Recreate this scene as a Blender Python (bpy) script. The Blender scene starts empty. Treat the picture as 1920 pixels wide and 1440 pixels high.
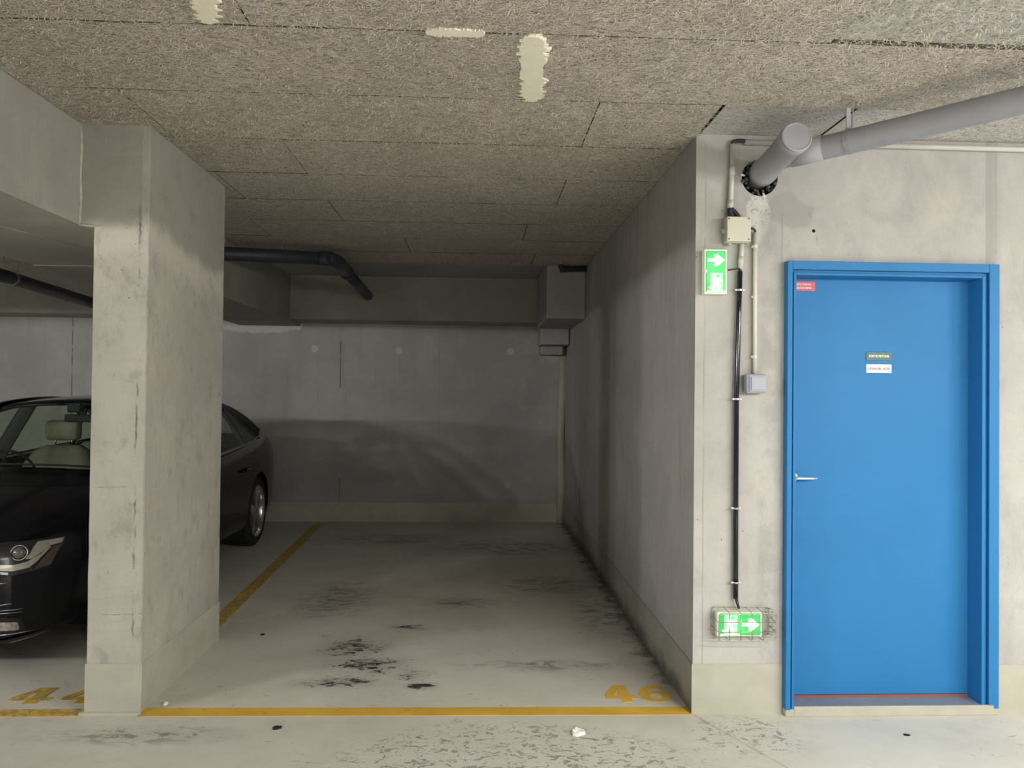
import bpy, bmesh, math, random
from mathutils import Vector, Matrix, noise
from mathutils.bvhtree import BVHTree

random.seed(7)
S = bpy.context.scene
COL = S.collection
PI = math.pi

# ------------------------------------------------------------------ camera, world, lights, exposure
cam_d = bpy.data.cameras.new('camera')
cam = bpy.data.objects.new('camera', cam_d)
COL.objects.link(cam)
S.camera = cam
cam_d.sensor_width = 36.0
cam_d.lens = 1450.0 / 1920.0 * 36.0
cam_d.clip_start = 0.05
YAW, PIT, ROL = math.radians(2.5519), math.radians(0.7702), math.radians(0.5984)
fw = Vector((math.sin(YAW)*math.cos(PIT), math.cos(YAW)*math.cos(PIT), math.sin(PIT)))
rt = Vector((math.cos(YAW), -math.sin(YAW), 0))
up = rt.cross(fw)
r2 = rt*math.cos(ROL) + up*math.sin(ROL)
u2 = -rt*math.sin(ROL) + up*math.cos(ROL)
cm = Matrix((r2, u2, -fw)).transposed().to_4x4()
cm.translation = Vector((0, 0, 1.5))
cam.matrix_world = cm

W = bpy.data.worlds.new('world')
S.world = W
W.use_nodes = True
W.node_tree.nodes['Background'].inputs[0].default_value = (0.9, 0.95, 1.0, 1)
W.node_tree.nodes['Background'].inputs[1].default_value = 0.0

def tube_or_fill_lamp(x, y, z, length, power, axis='x', col=(1.0, 0.955, 0.905), n=3):
    """a fluorescent tube or an added fill: a row of small round lights that shine every way"""
    for i in range(n):
        t = (i + .5)/n - .5
        d = bpy.data.lights.new('tube_or_fill_light', 'POINT')
        d.energy = power / n
        d.color = col
        d.shadow_soft_size = 0.07
        o = bpy.data.objects.new('tube_or_fill_light', d)
        o.location = (x + (t*length if axis == 'x' else 0), y + (t*length if axis == 'y' else 0), z)
        COL.objects.link(o)
def down_fill_lamp(x, y, z, length, power, col=(1.0, 0.955, 0.905)):
    d = bpy.data.lights.new('down_fill_light', 'AREA'); d.shape = 'RECTANGLE'; d.size = length; d.size_y = .12
    d.energy = power; d.color = col
    o = bpy.data.objects.new('down_fill_light', d); o.location = (x, y, z); COL.objects.link(o)
tube_or_fill_lamp(2.5, -0.2, 2.0, 1.2, 50)  # added lamp that brightens the ceiling ahead
tube_or_fill_lamp(0.4, -6.8, 2.2, 1.2, 70)                                 # added soft fill behind the viewer, lifting the back wall
tube_or_fill_lamp(3.9, 0.1, 2.20, 1.2, 98)                                  # aisle, right of the viewer
tube_or_fill_lamp(5.6, 0.0, 2.3, 1.2, 130, n=2)                             # aisle, further right
tube_or_fill_lamp(-6.0, 0.0, 2.31, 1.2, 172, n=2, col=(1, .975, .94))                           # aisle, to the left
tube_or_fill_lamp(-9.6, 0.2, 2.30, 1.2, 200, n=2, col=(1, .975, .94))
tube_or_fill_lamp(-5.2, -6.0, 2.4, 1.2, 70)  # added ambient fill, behind and to the left
down_fill_lamp(2.2, .25, 2.32, 1.3, 66)                                  # area light added to brighten the floor and lower wall
S.view_settings.view_transform = 'Standard'
S.view_settings.look = 'None'
S.view_settings.gamma = 1
S.view_settings.use_curve_mapping = False
S.view_settings.exposure = 0.93
try:
    S.cycles.max_bounces = 8
    S.cycles.diffuse_bounces = 5
    S.cycles.sample_clamp_indirect = 6
    S.cycles.caustics_reflective = False
    S.cycles.caustics_refractive = False
except Exception:
    pass

# ------------------------------------------------------------------ node helpers
class N:
    def __init__(s, name):
        s.m = bpy.data.materials.new(name)
        s.m.use_nodes = True
        s.t = s.m.node_tree
        s.b = s.t.nodes['Principled BSDF']
        s.co = s.t.nodes.new('ShaderNodeTexCoord').outputs['Object']
        s.sep = None
    def link(s, v, sock):
        if isinstance(v, bpy.types.NodeSocket): s.t.links.new(v, sock)
        elif v is not None:
            if isinstance(v, tuple) and len(v) == 3 and sock.type == 'RGBA': v = v + (1,)
            sock.default_value = v
    def mapping(s, scale=(1, 1, 1), rot=(0, 0, 0), loc=(0, 0, 0), vec=None):
        n = s.t.nodes.new('ShaderNodeMapping')
        s.link(vec or s.co, n.inputs[0])
        n.inputs[1].default_value = loc; n.inputs[2].default_value = rot; n.inputs[3].default_value = scale
        return n.outputs[0]
    def noise(s, scale, detail=4, rough=.55, dist=0, vec=None, col=False):
        n = s.t.nodes.new('ShaderNodeTexNoise')
        s.link(vec or s.co, n.inputs['Vector'])
        n.inputs['Scale'].default_value = scale; n.inputs['Detail'].default_value = detail
        n.inputs['Roughness'].default_value = rough; n.inputs['Distortion'].default_value = dist
        return n.outputs['Color' if col else 'Fac']
    def voro(s, scale, vec=None, feature='F1', rnd=1):
        n = s.t.nodes.new('ShaderNodeTexVoronoi'); n.feature = feature
        s.link(vec or s.co, n.inputs['Vector']); n.inputs['Scale'].default_value = scale
        n.inputs['Randomness'].default_value = rnd
        return n.outputs['Distance']
    def math(s, op, a, b=None, c=None):
        n = s.t.nodes.new('ShaderNodeMath'); n.operation = op
        s.link(a, n.inputs[0]); s.link(b, n.inputs[1]); s.link(c, n.inputs[2])
        return n.outputs[0]
    def rng(s, v, a, b, c=0.0, d=1.0, smooth=True):
        n = s.t.nodes.new('ShaderNodeMapRange')
        if smooth: n.interpolation_type = 'SMOOTHSTEP'
        s.link(v, n.inputs[0])
        for i, q in enumerate((a, b, c, d)): n.inputs[i+1].default_value = q
        return n.outputs[0]
    def mix(s, f, a, b, mode='MIX'):
        n = s.t.nodes.new('ShaderNodeMix'); n.data_type = 'RGBA'; n.blend_type = mode
        s.link(f, n.inputs[0]); s.link(a, n.inputs[6]); s.link(b, n.inputs[7])
        return n.outputs[2]
    def xyz(s, i):
        if s.sep is None:
            s.sep = s.t.nodes.new('ShaderNodeSeparateXYZ'); s.t.links.new(s.co, s.sep.inputs[0])
        return s.sep.outputs[i]
    def vadd(s, a, b, sc=1.0):
        n = s.t.nodes.new('ShaderNodeVectorMath'); n.operation = 'MULTIPLY_ADD'
        s.link(b, n.inputs[0]); n.inputs[1].default_value = (sc, sc, sc); s.link(a, n.inputs[2])
        return n.outputs[0]
    def blob(s, c, r, warp=.6, nscale=6, soft=.5, nz=None):
        """1 inside an uneven ellipsoid about c, 0 outside"""
        n = s.t.nodes.new('ShaderNodeVectorMath'); n.operation = 'SUBTRACT'
        s.link(s.co, n.inputs[0]); n.inputs[1].default_value = c
        m = s.t.nodes.new('ShaderNodeVectorMath'); m.operation = 'DIVIDE'
        s.link(n.outputs[0], m.inputs[0]); m.inputs[1].default_value = r
        l = s.t.nodes.new('ShaderNodeVectorMath'); l.operation = 'LENGTH'
        s.link(m.outputs[0], l.inputs[0])
        d = s.math('ADD', l.outputs['Value'], s.math('MULTIPLY', s.math('SUBTRACT', nz or s.noise(nscale, 6, .65), .5), warp*2))
        return s.rng(d, 1-soft, 1+soft*.3, 1, 0)
    def bump(s, h, strength=.3, dist=.01, prev=None):
        n = s.t.nodes.new('ShaderNodeBump')
        n.inputs['Strength'].default_value = strength; n.inputs['Distance'].default_value = dist
        s.link(h, n.inputs['Height']); s.link(prev, n.inputs['Normal'])
        return n.outputs[0]
    def out(s, col=None, rough=None, normal=None, metal=None, spec=None, coat=None, emit=None, estr=None):
        b = s.b.inputs
        s.link(col, b['Base Color']); s.link(rough, b['Roughness'])
        if normal is not None: s.t.links.new(normal, b['Normal'])
        s.link(metal, b['Metallic']); s.link(spec, b['Specular IOR Level']); s.link(coat, b['Coat Weight'])
        s.link(emit, b['Emission Color']); s.link(estr, b['Emission Strength'])
        return s.m

def concrete(name, base, tint=(1, 1, 1), dark=.80, light=1.1, streak=.5, pits=1.0, extra=None):
    n = N(name)
    c0 = tuple(base*t for t in tint)
    big = n.noise(.9, 5, .6, .6)
    mid = n.noise(4.5, 7, .65, .4)
    fine = n.noise(70, 4, .7)
    col = n.mix(n.rng(big, .3, .7), tuple(c*dark for c in c0), tuple(c*light for c in c0))
    col = n.mix(n.rng(mid, .35, .75, 0, .5), col, tuple(c*.78 for c in c0))
    col = n.mix(n.rng(n.noise(2.2, 5, .6, 1.0), .52, .72, 0, .45), col, (c0[0]*1.12, c0[1]*1.06, c0[2]*1.02))
    st = n.noise(3, 6, .6, 0, n.mapping((5, 5, .35)))
    col = n.mix(n.rng(st, .5, .75, 0, streak), col, tuple(c*.74 for c in c0))
    col = n.mix(n.rng(fine, .2, .8, 0, .28), col, tuple(c*.72 for c in c0))
    # small pits, sparse
    v = n.voro(17)
    pm = n.math('MULTIPLY', n.rng(v, .03, .085, 1, 0), n.rng(n.noise(2.3, 3), .5, .62, 0, pits))
    col = n.mix(pm, col, tuple(c*.32 for c in c0))
    if extra: col = extra(n, col, c0)
    h = n.math('ADD', n.math('MULTIPLY', mid, .6), n.math('MULTIPLY', fine, .12))
    h = n.math('SUBTRACT', h, n.math('MULTIPLY', pm, .5))
    return n.out(col, .88, n.bump(h, .35, .012), spec=.25)

def plain(name, col, rough=.5, metal=0.0, spec=None, coat=None, vary=.12, emit=None, estr=None, nscale=8, bump=0):
    n = N(name)
    nz = n.noise(nscale, 5, .6)
    c = n.mix(n.rng(nz, .3, .75, 0, 1), col, tuple(q*(1-vary) for q in col))
    nm = n.bump(n.noise(nscale*9, 3), bump, .002) if bump else None
    return n.out(c, rough, nm, metal, spec, coat, emit, estr)

# ------------------------------------------------------------------ materials
def pillar_extra(n, col, c0):
    z, x, y = n.xyz(2), n.xyz(0), n.xyz(1)
    w = n.math('MULTIPLY', n.math('SUBTRACT', n.noise(3.5, 5, .6), .5), .22)
    zz = n.math('ADD', z, w)
    # on the side that faces the bay the stain's edge falls towards the back
    zs = n.math('ADD', zz, n.math('MULTIPLY', n.math('SUBTRACT', y, 3.7), .1))
    top = n.rng(zs, 2.24, 2.33)
    col = n.mix(n.math('MULTIPLY', top, .62), col, tuple(c*.56 for c in c0))
    wash = n.math('MULTIPLY', n.rng(zs, 2.05, 2.2), n.rng(zs, 2.24, 2.33, 1, 0))
    col = n.mix(n.math('MULTIPLY', wash, .6), col, (c0[0]*1.3, c0[1]*1.27, c0[2]*1.28))
    # worn groove beside the front edge, broken along its height
    g = n.math('COMPARE', n.math('ADD', x, n.math('MULTIPLY', n.math('SUBTRACT', n.noise(13, 7, .75), .5), .034)), -1.5865, .0042)
    g = n.math('MULTIPLY', g, n.math('MULTIPLY', n.math('LESS_THAN', y, 3.70), n.rng(n.noise(5, 4, .6, 0, n.mapping((1, 1, 1), loc=(0, 0, 4))), .47, .62)))
    col = n.mix(n.math('MULTIPLY', g, .75), col, tuple(c*.22 for c in c0))
    sm = n.rng(n.noise(7, 8, .74, .4, n.mapping((1.3, 1.3, .8), loc=(5, 0, 0))), .50, .68)
    col = n.mix(n.math('MULTIPLY', sm, .55), col, tuple(c*.55 for c in c0))
    dk = n.rng(n.noise(26, 5, .6, .2, n.mapping((1.2, 1.2, .5))), .70, .76)
    col = n.mix(n.math('MULTIPLY', dk, .8), col, tuple(c*.22 for c in c0))
    for hz in (1.05, .46):
        k = n.math('COMPARE', n.math('ADD', z, n.math('MULTIPLY', n.noise(4, 4), .02)), hz+.01, .0022)
        col = n.mix(n.math('MULTIPLY', n.math('MULTIPLY', k, n.math('LESS_THAN', y, 3.70)), n.rng(n.noise(14, 6, .7), .45, .6, 0, .6)), col, tuple(c*.3 for c in c0))
    sc = n.math('MULTIPLY', n.rng(n.noise(9, 8, .75, 0, n.mapping((1, 1, 3))), .60, .70), n.rng(z, .15, .85, 1, 0))
    col = n.mix(n.math('MULTIPLY', sc, .5), col, tuple(c*.4 for c in c0))
    return col

def back_extra(n, col, c0):
    x, z = n.xyz(0), n.xyz(2)
    # round tie plugs, paler than the wall
    for cx, cz in ((-1.901, 2.007), (-.924, 1.995), (.383, 2.006), (-.923, .436), (.368, .437)):
        col = n.mix(n.math('MULTIPLY', n.blob((cx, 9.1, cz), (.045, 5, .045), .05, 8, .25), .65), col, tuple(c*1.45 for c in c0))
    # torn pale filler under the beam
    col = n.mix(n.math('MULTIPLY', n.blob((-2.55, 9.1, 2.28), (.55, 5, .10), .45, 9, .2), .75), col, (c0[0]*1.5, c0[1]*1.5, c0[2]*1.4))
    col = n.mix(n.math('MULTIPLY', n.blob((.86, 9.1, 2.0), (.16, 5, .14), .4, 8, .6), .6), col, (c0[0]*1.35, c0[1]*1.05, c0[2]*.92))
    # whitish bloom and scratches near the corner
    e = n.rng(n.noise(5, 8, .7, 1, n.mapping((3, 1, 1))), .57, .68)
    e = n.math('MULTIPLY', e, n.rng(x, -.2, .9))
    col = n.mix(n.math('MULTIPLY', e, .4), col, tuple(c*1.5 for c in c0))
    # darker towards the foot
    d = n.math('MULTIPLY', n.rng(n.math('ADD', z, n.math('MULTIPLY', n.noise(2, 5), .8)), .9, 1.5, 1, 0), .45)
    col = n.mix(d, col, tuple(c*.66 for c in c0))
    for jx, z0, z1 in ((-1.589, .25, .5), (-1.60, 1.55, 2.1), (-4.656, .9, 2.4), (-.45, .3, 2.3)):
        j = n.math('COMPARE', x, jx, .006 if jx != -.45 else .003)
        j = n.math('MULTIPLY', j, n.math('MULTIPLY', n.math('GREATER_THAN', z, z0), n.math('LESS_THAN', z, z1)))
        j = n.math('MULTIPLY', j, n.rng(n.noise(14, 3), .35, .5, .25, 1))
        col = n.mix(n.math('MULTIPLY', j, .8 if jx != -.45 else .25), col, tuple(c*.22 for c in c0))
    return col

def right_extra(n, col, c0):
    y, z = n.xyz(1), n.xyz(2)
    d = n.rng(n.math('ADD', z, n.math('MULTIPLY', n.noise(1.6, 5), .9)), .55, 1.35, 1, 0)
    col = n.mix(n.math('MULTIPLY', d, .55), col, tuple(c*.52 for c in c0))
    s = n.rng(n.noise(2, 6, .65, .2, n.mapping((1, 3.5, .25))), .5, .7)
    col = n.mix(n.math('MULTIPLY', s, .5), col, tuple(c*.58 for c in c0))
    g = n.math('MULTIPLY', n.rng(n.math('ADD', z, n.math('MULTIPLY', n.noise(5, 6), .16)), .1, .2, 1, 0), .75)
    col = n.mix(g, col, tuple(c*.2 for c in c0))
    return col

def front_extra(n, col, c0):
    x, z = n.xyz(0), n.xyz(2)
    nz = n.noise(7, 7, .7)
    for c, r, k, w in (((1.45, 3.63, 2.47), (.24, 9, .13), .80, .5), ((1.50, 3.63, 2.40), (.11, 9, .10), .72, .5),
                       ((1.62, 3.63, 2.53), (.16, 9, .12), .90, .5), ((1.215, 3.63, 2.55), (.03, 9, .2), .82, .4)):
        col = n.mix(n.math('MULTIPLY', n.blob(c, r, w, 7, .2, nz), .8), col, tuple(q*k for q in c0))
    bl = n.rng(n.noise(3.8, 8, .72, .5, n.mapping((1, 1, .7), loc=(2, 0, 1))), .46, .66)
    col = n.mix(n.math('MULTIPLY', bl, .58), col, (c0[0]*.70, c0[1]*.71, c0[2]*.70))
    lt = n.rng(n.noise(2.6, 6, .65, .8, n.mapping((1, 1, .8), loc=(7, 0, 3))), .52, .68)
    col = n.mix(n.math('MULTIPLY', lt, .35), col, (c0[0]*1.14, c0[1]*1.10, c0[2]*1.06))
    scr = n.math('MULTIPLY', n.blob((1.53, 3.63, 2.27), (.16, 9, .17), .5, 6, .5), n.rng(n.noise(20, 5, .7, 0, n.mapping((1.6, 1, .3))), .60, .67))
    col = n.mix(n.math('MULTIPLY', scr, .6), col, tuple(c*.45 for c in c0))
    wt = n.math('MULTIPLY', n.blob((1.33, 3.63, 2.38), (.06, 9, .17), .6, 9, .3), n.rng(n.noise(45, 5, .7), .38, .5))
    col = n.mix(n.math('MULTIPLY', wt, .75), col, tuple(c*1.35 for c in c0))
    # damp band beside the door frame and dull patches behind the conduits
    b = n.math('MULTIPLY', n.math('MULTIPLY', n.rng(x, 1.32, 1.36), n.rng(x, 1.40, 1.47, 1, 0)), n.rng(n.noise(5, 6, .7), .42, .58))
    col = n.mix(n.math('MULTIPLY', b, .45), col, tuple(c*.62 for c in c0))
    for jx, z0, z1 in ((1.448, .23, 2.38), (1.075, .0, 2.75), (2.50, 2.2, 2.75)):
        j = n.math('COMPARE', n.math('ADD', x, n.math('MULTIPLY', n.noise(4, 3), .012)), jx+.006, .0035)
        j = n.math('MULTIPLY', j, n.math('MULTIPLY', n.math('GREATER_THAN', z, z0), n.math('LESS_THAN', z, z1)))
        col = n.mix(n.math('MULTIPLY', n.math('MULTIPLY', j, n.rng(n.noise(5, 5), .35, .6, .1, 1)), .45), col, tuple(c*.5 for c in c0))
    e = n.math('MULTIPLY', n.rng(n.math('ADD', x, n.math('MULTIPLY', n.noise(8, 5), .03)), 2.49, 2.56, 1, 0), n.math('GREATER_THAN', x, 2.45))
    col = n.mix(n.math('MULTIPLY', e, .55), col, tuple(c*.62 for c in c0))
    # tie hole
    col = n.mix(n.blob((1.602, 3.63, 2.299), (.0085, 9, .0085), 0, 8, .1), col, (.01, .01, .012))
    return col

M = {}
M['pillar'] = concrete('pillar_concrete', .45, (1.03, 1.0, .88), extra=pillar_extra, streak=.35)
M['ridge'] = plain('pale_mortar', (.50, .49, .42), .85, vary=.3, nscale=30, bump=.4)
M['beam'] = concrete('beam_concrete', .35, (1.01, 1.0, .90), streak=.2, pits=.6)
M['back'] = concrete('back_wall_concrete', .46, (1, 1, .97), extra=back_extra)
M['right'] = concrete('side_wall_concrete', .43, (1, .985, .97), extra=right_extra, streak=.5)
M['front'] = concrete('door_wall_concrete', .455, (1.01, 1.0, .955), extra=front_extra, dark=.9, streak=.22, light=1.06)
M['plain'] = concrete('plain_concrete', .42)
M['rough'] = concrete('rough_slab_concrete', .42, (1.03, 1, .93), dark=.7, pits=1, extra=lambda n, c, c0: n.mix(n.rng(n.voro(30), .03, .08, 1, 0), c, (.7, .7, .68)))
M['band'] = plain('foot_band_paint', (.46, .455, .375), .6, vary=.16, nscale=5, bump=.15)

def dirty_band():
    n = N('dirty_foot_band_paint')
    c0 = (.27, .265, .225)
    g = n.math('ADD', n.xyz(2), n.math('MULTIPLY', n.math('SUBTRACT', n.noise(7, 7, .7, 0, n.mapping((1, 1, 1.6))), .5), .22))
    col = n.mix(n.rng(g, .0, .12, .85, 0), tuple(c0), (.05, .048, .042))
    col = n.mix(n.rng(n.noise(5, 6, .65), .35, .7, 0, .4), col, tuple(c*.6 for c in c0))
    return n.out(col, .7)
M['band_dirty'] = dirty_band()

def floor_mat():
    n = N('floor_paint')
    c0 = (.60, .59, .52)
    big = n.noise(.8, 5, .6, .5)
    col = n.mix(n.rng(big, .3, .7), tuple(c*.88 for c in c0), tuple(c*1.06 for c in c0))
    mid = n.noise(5, 8, .7, .4)
    col = n.mix(n.rng(mid, .48, .75, 0, .4), col, tuple(c*.75 for c in c0))
    fl = n.noise(9, 8, .7, .8, n.mapping((1, 1.5, 1)))
    # flaked paint in the aisle: grey chips with a pale rim
    zone = n.blob((.15, 3.1, 0), (.95, .5, 5), .35, 2.5, .7)
    z2 = n.math('MAXIMUM', zone, n.math('MULTIPLY', n.blob((1.2, 3.4, 0), (.3, .25, 5), .4, 4, .7), .8))
    chipn = n.noise(26, 8, .74, .9, n.mapping((.75, 1.2, 1)))
    chip = n.math('MULTIPLY', n.rng(chipn, .535, .56), n.rng(z2, .1, .6))
    rim = n.math('MULTIPLY', n.math('MULTIPLY', n.rng(chipn, .515, .535), n.rng(chipn, .54, .56, 1, 0)), n.rng(z2, .1, .6))
    col = n.mix(n.math('MULTIPLY', rim, .5), col, tuple(c*1.3 for c in c0))
    col = n.mix(n.math('MULTIPLY', chip, .72), col, (.19, .18, .165))
    # scattered small scuffs everywhere
    sc = n.math('MULTIPLY', n.rng(n.noise(24, 6, .65, 1.0, n.mapping((.6, 1.3, 1))), .62, .66), n.rng(n.noise(1.7, 4), .42, .6))
    col = n.mix(n.math('MULTIPLY', sc, .6), col, tuple(c*.4 for c in c0))
    # oil and tyre dirt in the bay
    st = n.noise(13, 10, .78, .9, n.mapping((.7, 1.5, 1)))
    fine = n.noise(3.2, 6, .7, .5)
    blots = (((-.70, 4.66, 0), (.26, .26, 5)), ((-.62, 4.34, 0), (.30, .17, 5)), ((-.34, 4.16, 0), (.17, .14, 5)), ((-.28, 4.01, 0), (.12, .07, 5)),
             ((-.66, 4.06, 0), (.30, .10, 5)), ((-.42, 5.0, 0), (.17, .07, 5)), ((-.50, 4.28, 0), (.14, .2, 5)))
    mk = None
    for c, r in blots:
        b = n.blob(c, r, .9, 5, .9, fine)
        mk = b if mk is None else n.math('MAXIMUM', mk, b)
    core = n.rng(n.math('ADD', st, n.math('MULTIPLY', mk, .20)), .65, .74)
    core = n.math('MULTIPLY', core, n.rng(mk, .08, .25))
    col = n.mix(n.math('MULTIPLY', mk, .38), col, tuple(c*.45 for c in c0))
    col = n.mix(n.math('MULTIPLY', core, .95), col, (.02, .018, .013))
    weak = None
    for c, r in (((.35, 4.3, 0), (.5, .1, 5)), ((.55, 6.1, 0), (.5, .35, 5)), ((-.1, 5.6, 0), (.3, .2, 5)), ((.3, 7.6, 0), (.8, .5, 5)),
                 ((-1.0, 5.7, 0), (.3, .6, 5)), ((-.9, 8.0, 0), (.7, .4, 5)), ((.85, 5.3, 0), (.2, .6, 5)), ((-1.45, 3.45, 0), (.5, .1, 5))):
        b = n.blob(c, r, .4, 3, .8)
        weak = b if weak is None else n.math('MAXIMUM', weak, b)
    wk = n.math('MULTIPLY', n.rng(n.noise(9, 9, .75, 1.2, n.mapping((.6, 1.4, 1))), .46, .58), weak)
    col = n.mix(n.math('MULTIPLY', weak, .22), col, tuple(c*.55 for c in c0))
    col = n.mix(n.math('MULTIPLY', wk, .62), col, (.09, .085, .075))
    # dirt gathered along the foot of the side wall
    x = n.xyz(0); y = n.xyz(1)
    dm = n.rng(n.math('ADD', x, n.math('MULTIPLY', n.math('SUBTRACT', n.noise(7, 8, .74), .5), .42)), .90, 1.05)
    dm = n.math('MULTIPLY', n.math('MULTIPLY', dm, n.math('LESS_THAN', x, 1.06)), n.rng(y, 3.7, 4.1))
    col = n.mix(n.math('MULTIPLY', dm, .85), col, (.05, .048, .045))
    # thin crack leading from the wall's corner into the aisle
    cr = n.math('ABSOLUTE', n.math('ADD', n.math('SUBTRACT', x, 1.03), n.math('MULTIPLY', n.math('SUBTRACT', y, 3.63), .45)))
    cr = n.math('MULTIPLY', n.rng(n.math('ADD', cr, n.math('MULTIPLY', n.math('SUBTRACT', n.noise(9, 3), .5), .03)), .004, .012, 1, 0), n.math('LESS_THAN', y, 3.63))
    col = n.mix(n.math('MULTIPLY', cr, .35), col, tuple(c*.4 for c in c0))
    h = n.math('SUBTRACT', n.math('MULTIPLY', mid, .3), n.math('MULTIPLY', chip, .25))
    rough = n.rng(fl, .3, .7, .5, .75)
    return n.out(col, rough, n.bump(h, .3, .008), spec=.3)
M['floor'] = floor_mat()

def board_mat(name, base, amt=1.0):
    """wood-wool board: pale curled strands over dark gaps"""
    n = N(name)
    warp = n.noise(9, 4, .6, 0, None, True)
    v = n.vadd(n.co, warp, .10)
    w2 = n.noise(45, 3, .6, 0, None, True)
    v = n.vadd(v, w2, .02)
    acc = None
    for rot, sc in ((.2, (1.0, 3.6, 1)), (1.25, (1.0, 3.8, 1)), (-.55, (1.1, 3.4, 1)), (2.3, (.9, 3.6, 1))):
        q = n.noise(26, 2, .5, .4, n.mapping(sc, (0, 0, rot), (rot*3, rot, rot), v))
        r = n.rng(n.math('ABSOLUTE', n.math('SUBTRACT', q, .5)),   .0, .06, 1, 0)
        acc = r if acc is None else n.math('MAXIMUM', acc, n.math('MULTIPLY', r, .95))
    gap = n.rng(n.noise(40, 5, .72, .8, n.mapping((.7, 1.5, 1))), .52, .66)
    hole = n.rng(n.noise(24, 5, .68, .5, n.mapping((.7, 1.7, 1))), .62, .70)
    c = tuple(base)
    big = n.noise(1.6, 5, .6, .5)
    col = n.mix(n.rng(acc, .1, .9), tuple(q*.60 for q in c), tuple(q*1.40 for q in c))
    col = n.mix(n.math('MULTIPLY', gap, .7*amt), col, tuple(q*.34 for q in c))
    col = n.mix(n.math('MULTIPLY', hole, .8*amt), col, tuple(q*.14 for q in c))
    col = n.mix(n.rng(big, .35, .7, 0, .4), col, (c[0]*.70, c[1]*.70, c[2]*.70))
    col = n.mix(n.rng(n.noise(3.1, 4, .6, .6), .55, .75, 0, .35), col, (c[0]*.72, c[1]*.80, c[2]*.78))
    # white spots where screws and dowels sit
    sp = n.math('MULTIPLY', n.rng(n.voro(5), .02, .035, 1, 0), .8)
    col = n.mix(sp, col, (.75, .75, .72))
    h = n.math('SUBTRACT', n.math('MULTIPLY', acc, .8), n.math('ADD', n.math('MULTIPLY', gap, .6), hole))
    return n.out(col, .95, n.bump(h, .55*amt, .006), spec=.1)
M['board'] = board_mat('wood_wool_board', (.50, .46, .41))
M['board_grey'] = board_mat('grey_wood_wool_board', (.46, .45, .43), .45)
M['fibre'] = plain('wood_fibre', (.78, .72, .62), .9, vary=.5, nscale=25)
M['board_edge'] = plain('board_edge', (.12, .105, .085), .95, vary=.5, nscale=40)
M['putty'] = plain('pale_filler', (.86, .84, .70), .8, vary=.08, nscale=14, bump=.5)

def yellow_mat(name, wear):
    n = N(name)
    col = n.mix(n.rng(n.noise(3, 5), .3, .7), (.56, .36, .045), (.72, .45, .07))
    w = n.rng(n.noise(22, 8, .72, .8), wear, wear+.05)
    col = n.mix(n.math('MULTIPLY', w, .8), col, (.30, .25, .14))
    k = n.rng(n.noise(8, 7, .7, .6, n.mapping((.6, 1.3, 1), loc=(3, 1, 0))), .66, .72)
    col = n.mix(n.math('MULTIPLY', k, .65), col, (.08, .06, .03))
    return n.out(col, .65, spec=.3)
M['yellow'] = yellow_mat('yellow_line_paint', .62)
M['yellow_old'] = yellow_mat('worn_yellow_paint', .47)
M['blue'] = plain('blue_gloss_paint', (.024, .185, .44), .55, vary=.10, nscale=1.6, spec=.25, bump=.05)
M['sill'] = plain('threshold_grey', (.22, .25, .30), .7, vary=.2, nscale=9)
M['rust'] = plain('rust_strip', (.28, .10, .07), .8)
M['pvc'] = plain('grey_pvc_pipe', (.33, .335, .375), .42, vary=.12, nscale=5, spec=.4)
M['pvc_shaded'] = plain('shaded_pvc_pipe', (.035, .04, .06), .5, vary=.3)  # grey pipe with the shade of the bays put into its colour
M['conduit'] = plain('pale_conduit', (.56, .55, .52), .5, vary=.1)
M['conduit_w'] = plain('cream_conduit', (.66, .64, .57), .5, vary=.1)
M['boxp'] = plain('cream_plastic', (.60, .59, .49), .5, vary=.05)
M['boxd'] = plain('dull_plastic', (.42, .41, .36), .6)
M['switch'] = plain('grey_blue_plastic', (.34, .36, .42), .45, vary=.06)
M['black'] = plain('black_plastic', (.010, .009, .020), .12, vary=.1, spec=.45)
M['cable'] = plain('black_cable', (.022, .02, .035), .4)
M['screw'] = plain('dull_screw', (.16, .15, .13), .5, metal=.6)
M['steel'] = plain('steel', (.6, .6, .58), .3, metal=1.0)
M['zinc'] = plain('zinc_strap', (.42, .43, .45), .45, metal=.5)
M['wire'] = plain('cage_wire', (.40, .37, .31), .4, metal=.8)
M['hole'] = plain('hole_shade', (.03, .03, .032), .95)  # near-black that stands for shade inside the pipe hole
M['mortar'] = concrete('hole_mortar', .10, dark=.3)
M['nickel'] = plain('lever_metal', (.80, .79, .74), .28, metal=.35)
M['case'] = plain('sign_case', (.80, .83, .74), .5, emit=(.75, 1, .7), estr=.05)
def green_mat():
    n = N('backlit_green')
    return n.out((.02, .3, .07), .35, emit=n.mix(n.rng(n.noise(16, 2), .3, .7), (.035, .45, .085), (.10, .66, .17)), estr=.38)
M['green'] = green_mat()
M['glow'] = plain('backlit_white', (.9, .95, .9), .4, emit=(.92, 1, .90), estr=1.1)
M['pale_glow'] = plain('backlit_pale_green', (.25, .55, .3), .4, emit=(.40, .95, .45), estr=.42)
M['mid_glow'] = plain('backlit_mid_green', (.1, .5, .2), .4, emit=(.10, .62, .2), estr=.4)
M['sign_green'] = plain('dark_green_plate', (.025, .10, .085), .4)
M['sign_white'] = plain('white_plate', (.70, .69, .68), .5, vary=.04)
M['sign_red'] = plain('red_plate', (.60, .07, .10), .45, vary=.05)
M['ink_white'] = plain('white_lettering', (.80, .86, .80), .5)
M['ink_grey'] = plain('grey_lettering', (.20, .18, .17), .6)
M['paper'] = plain('white_scrap', (.85, .84, .82), .8)
M['leaf'] = plain('dark_scrap', (.015, .014, .016), .8)

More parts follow.
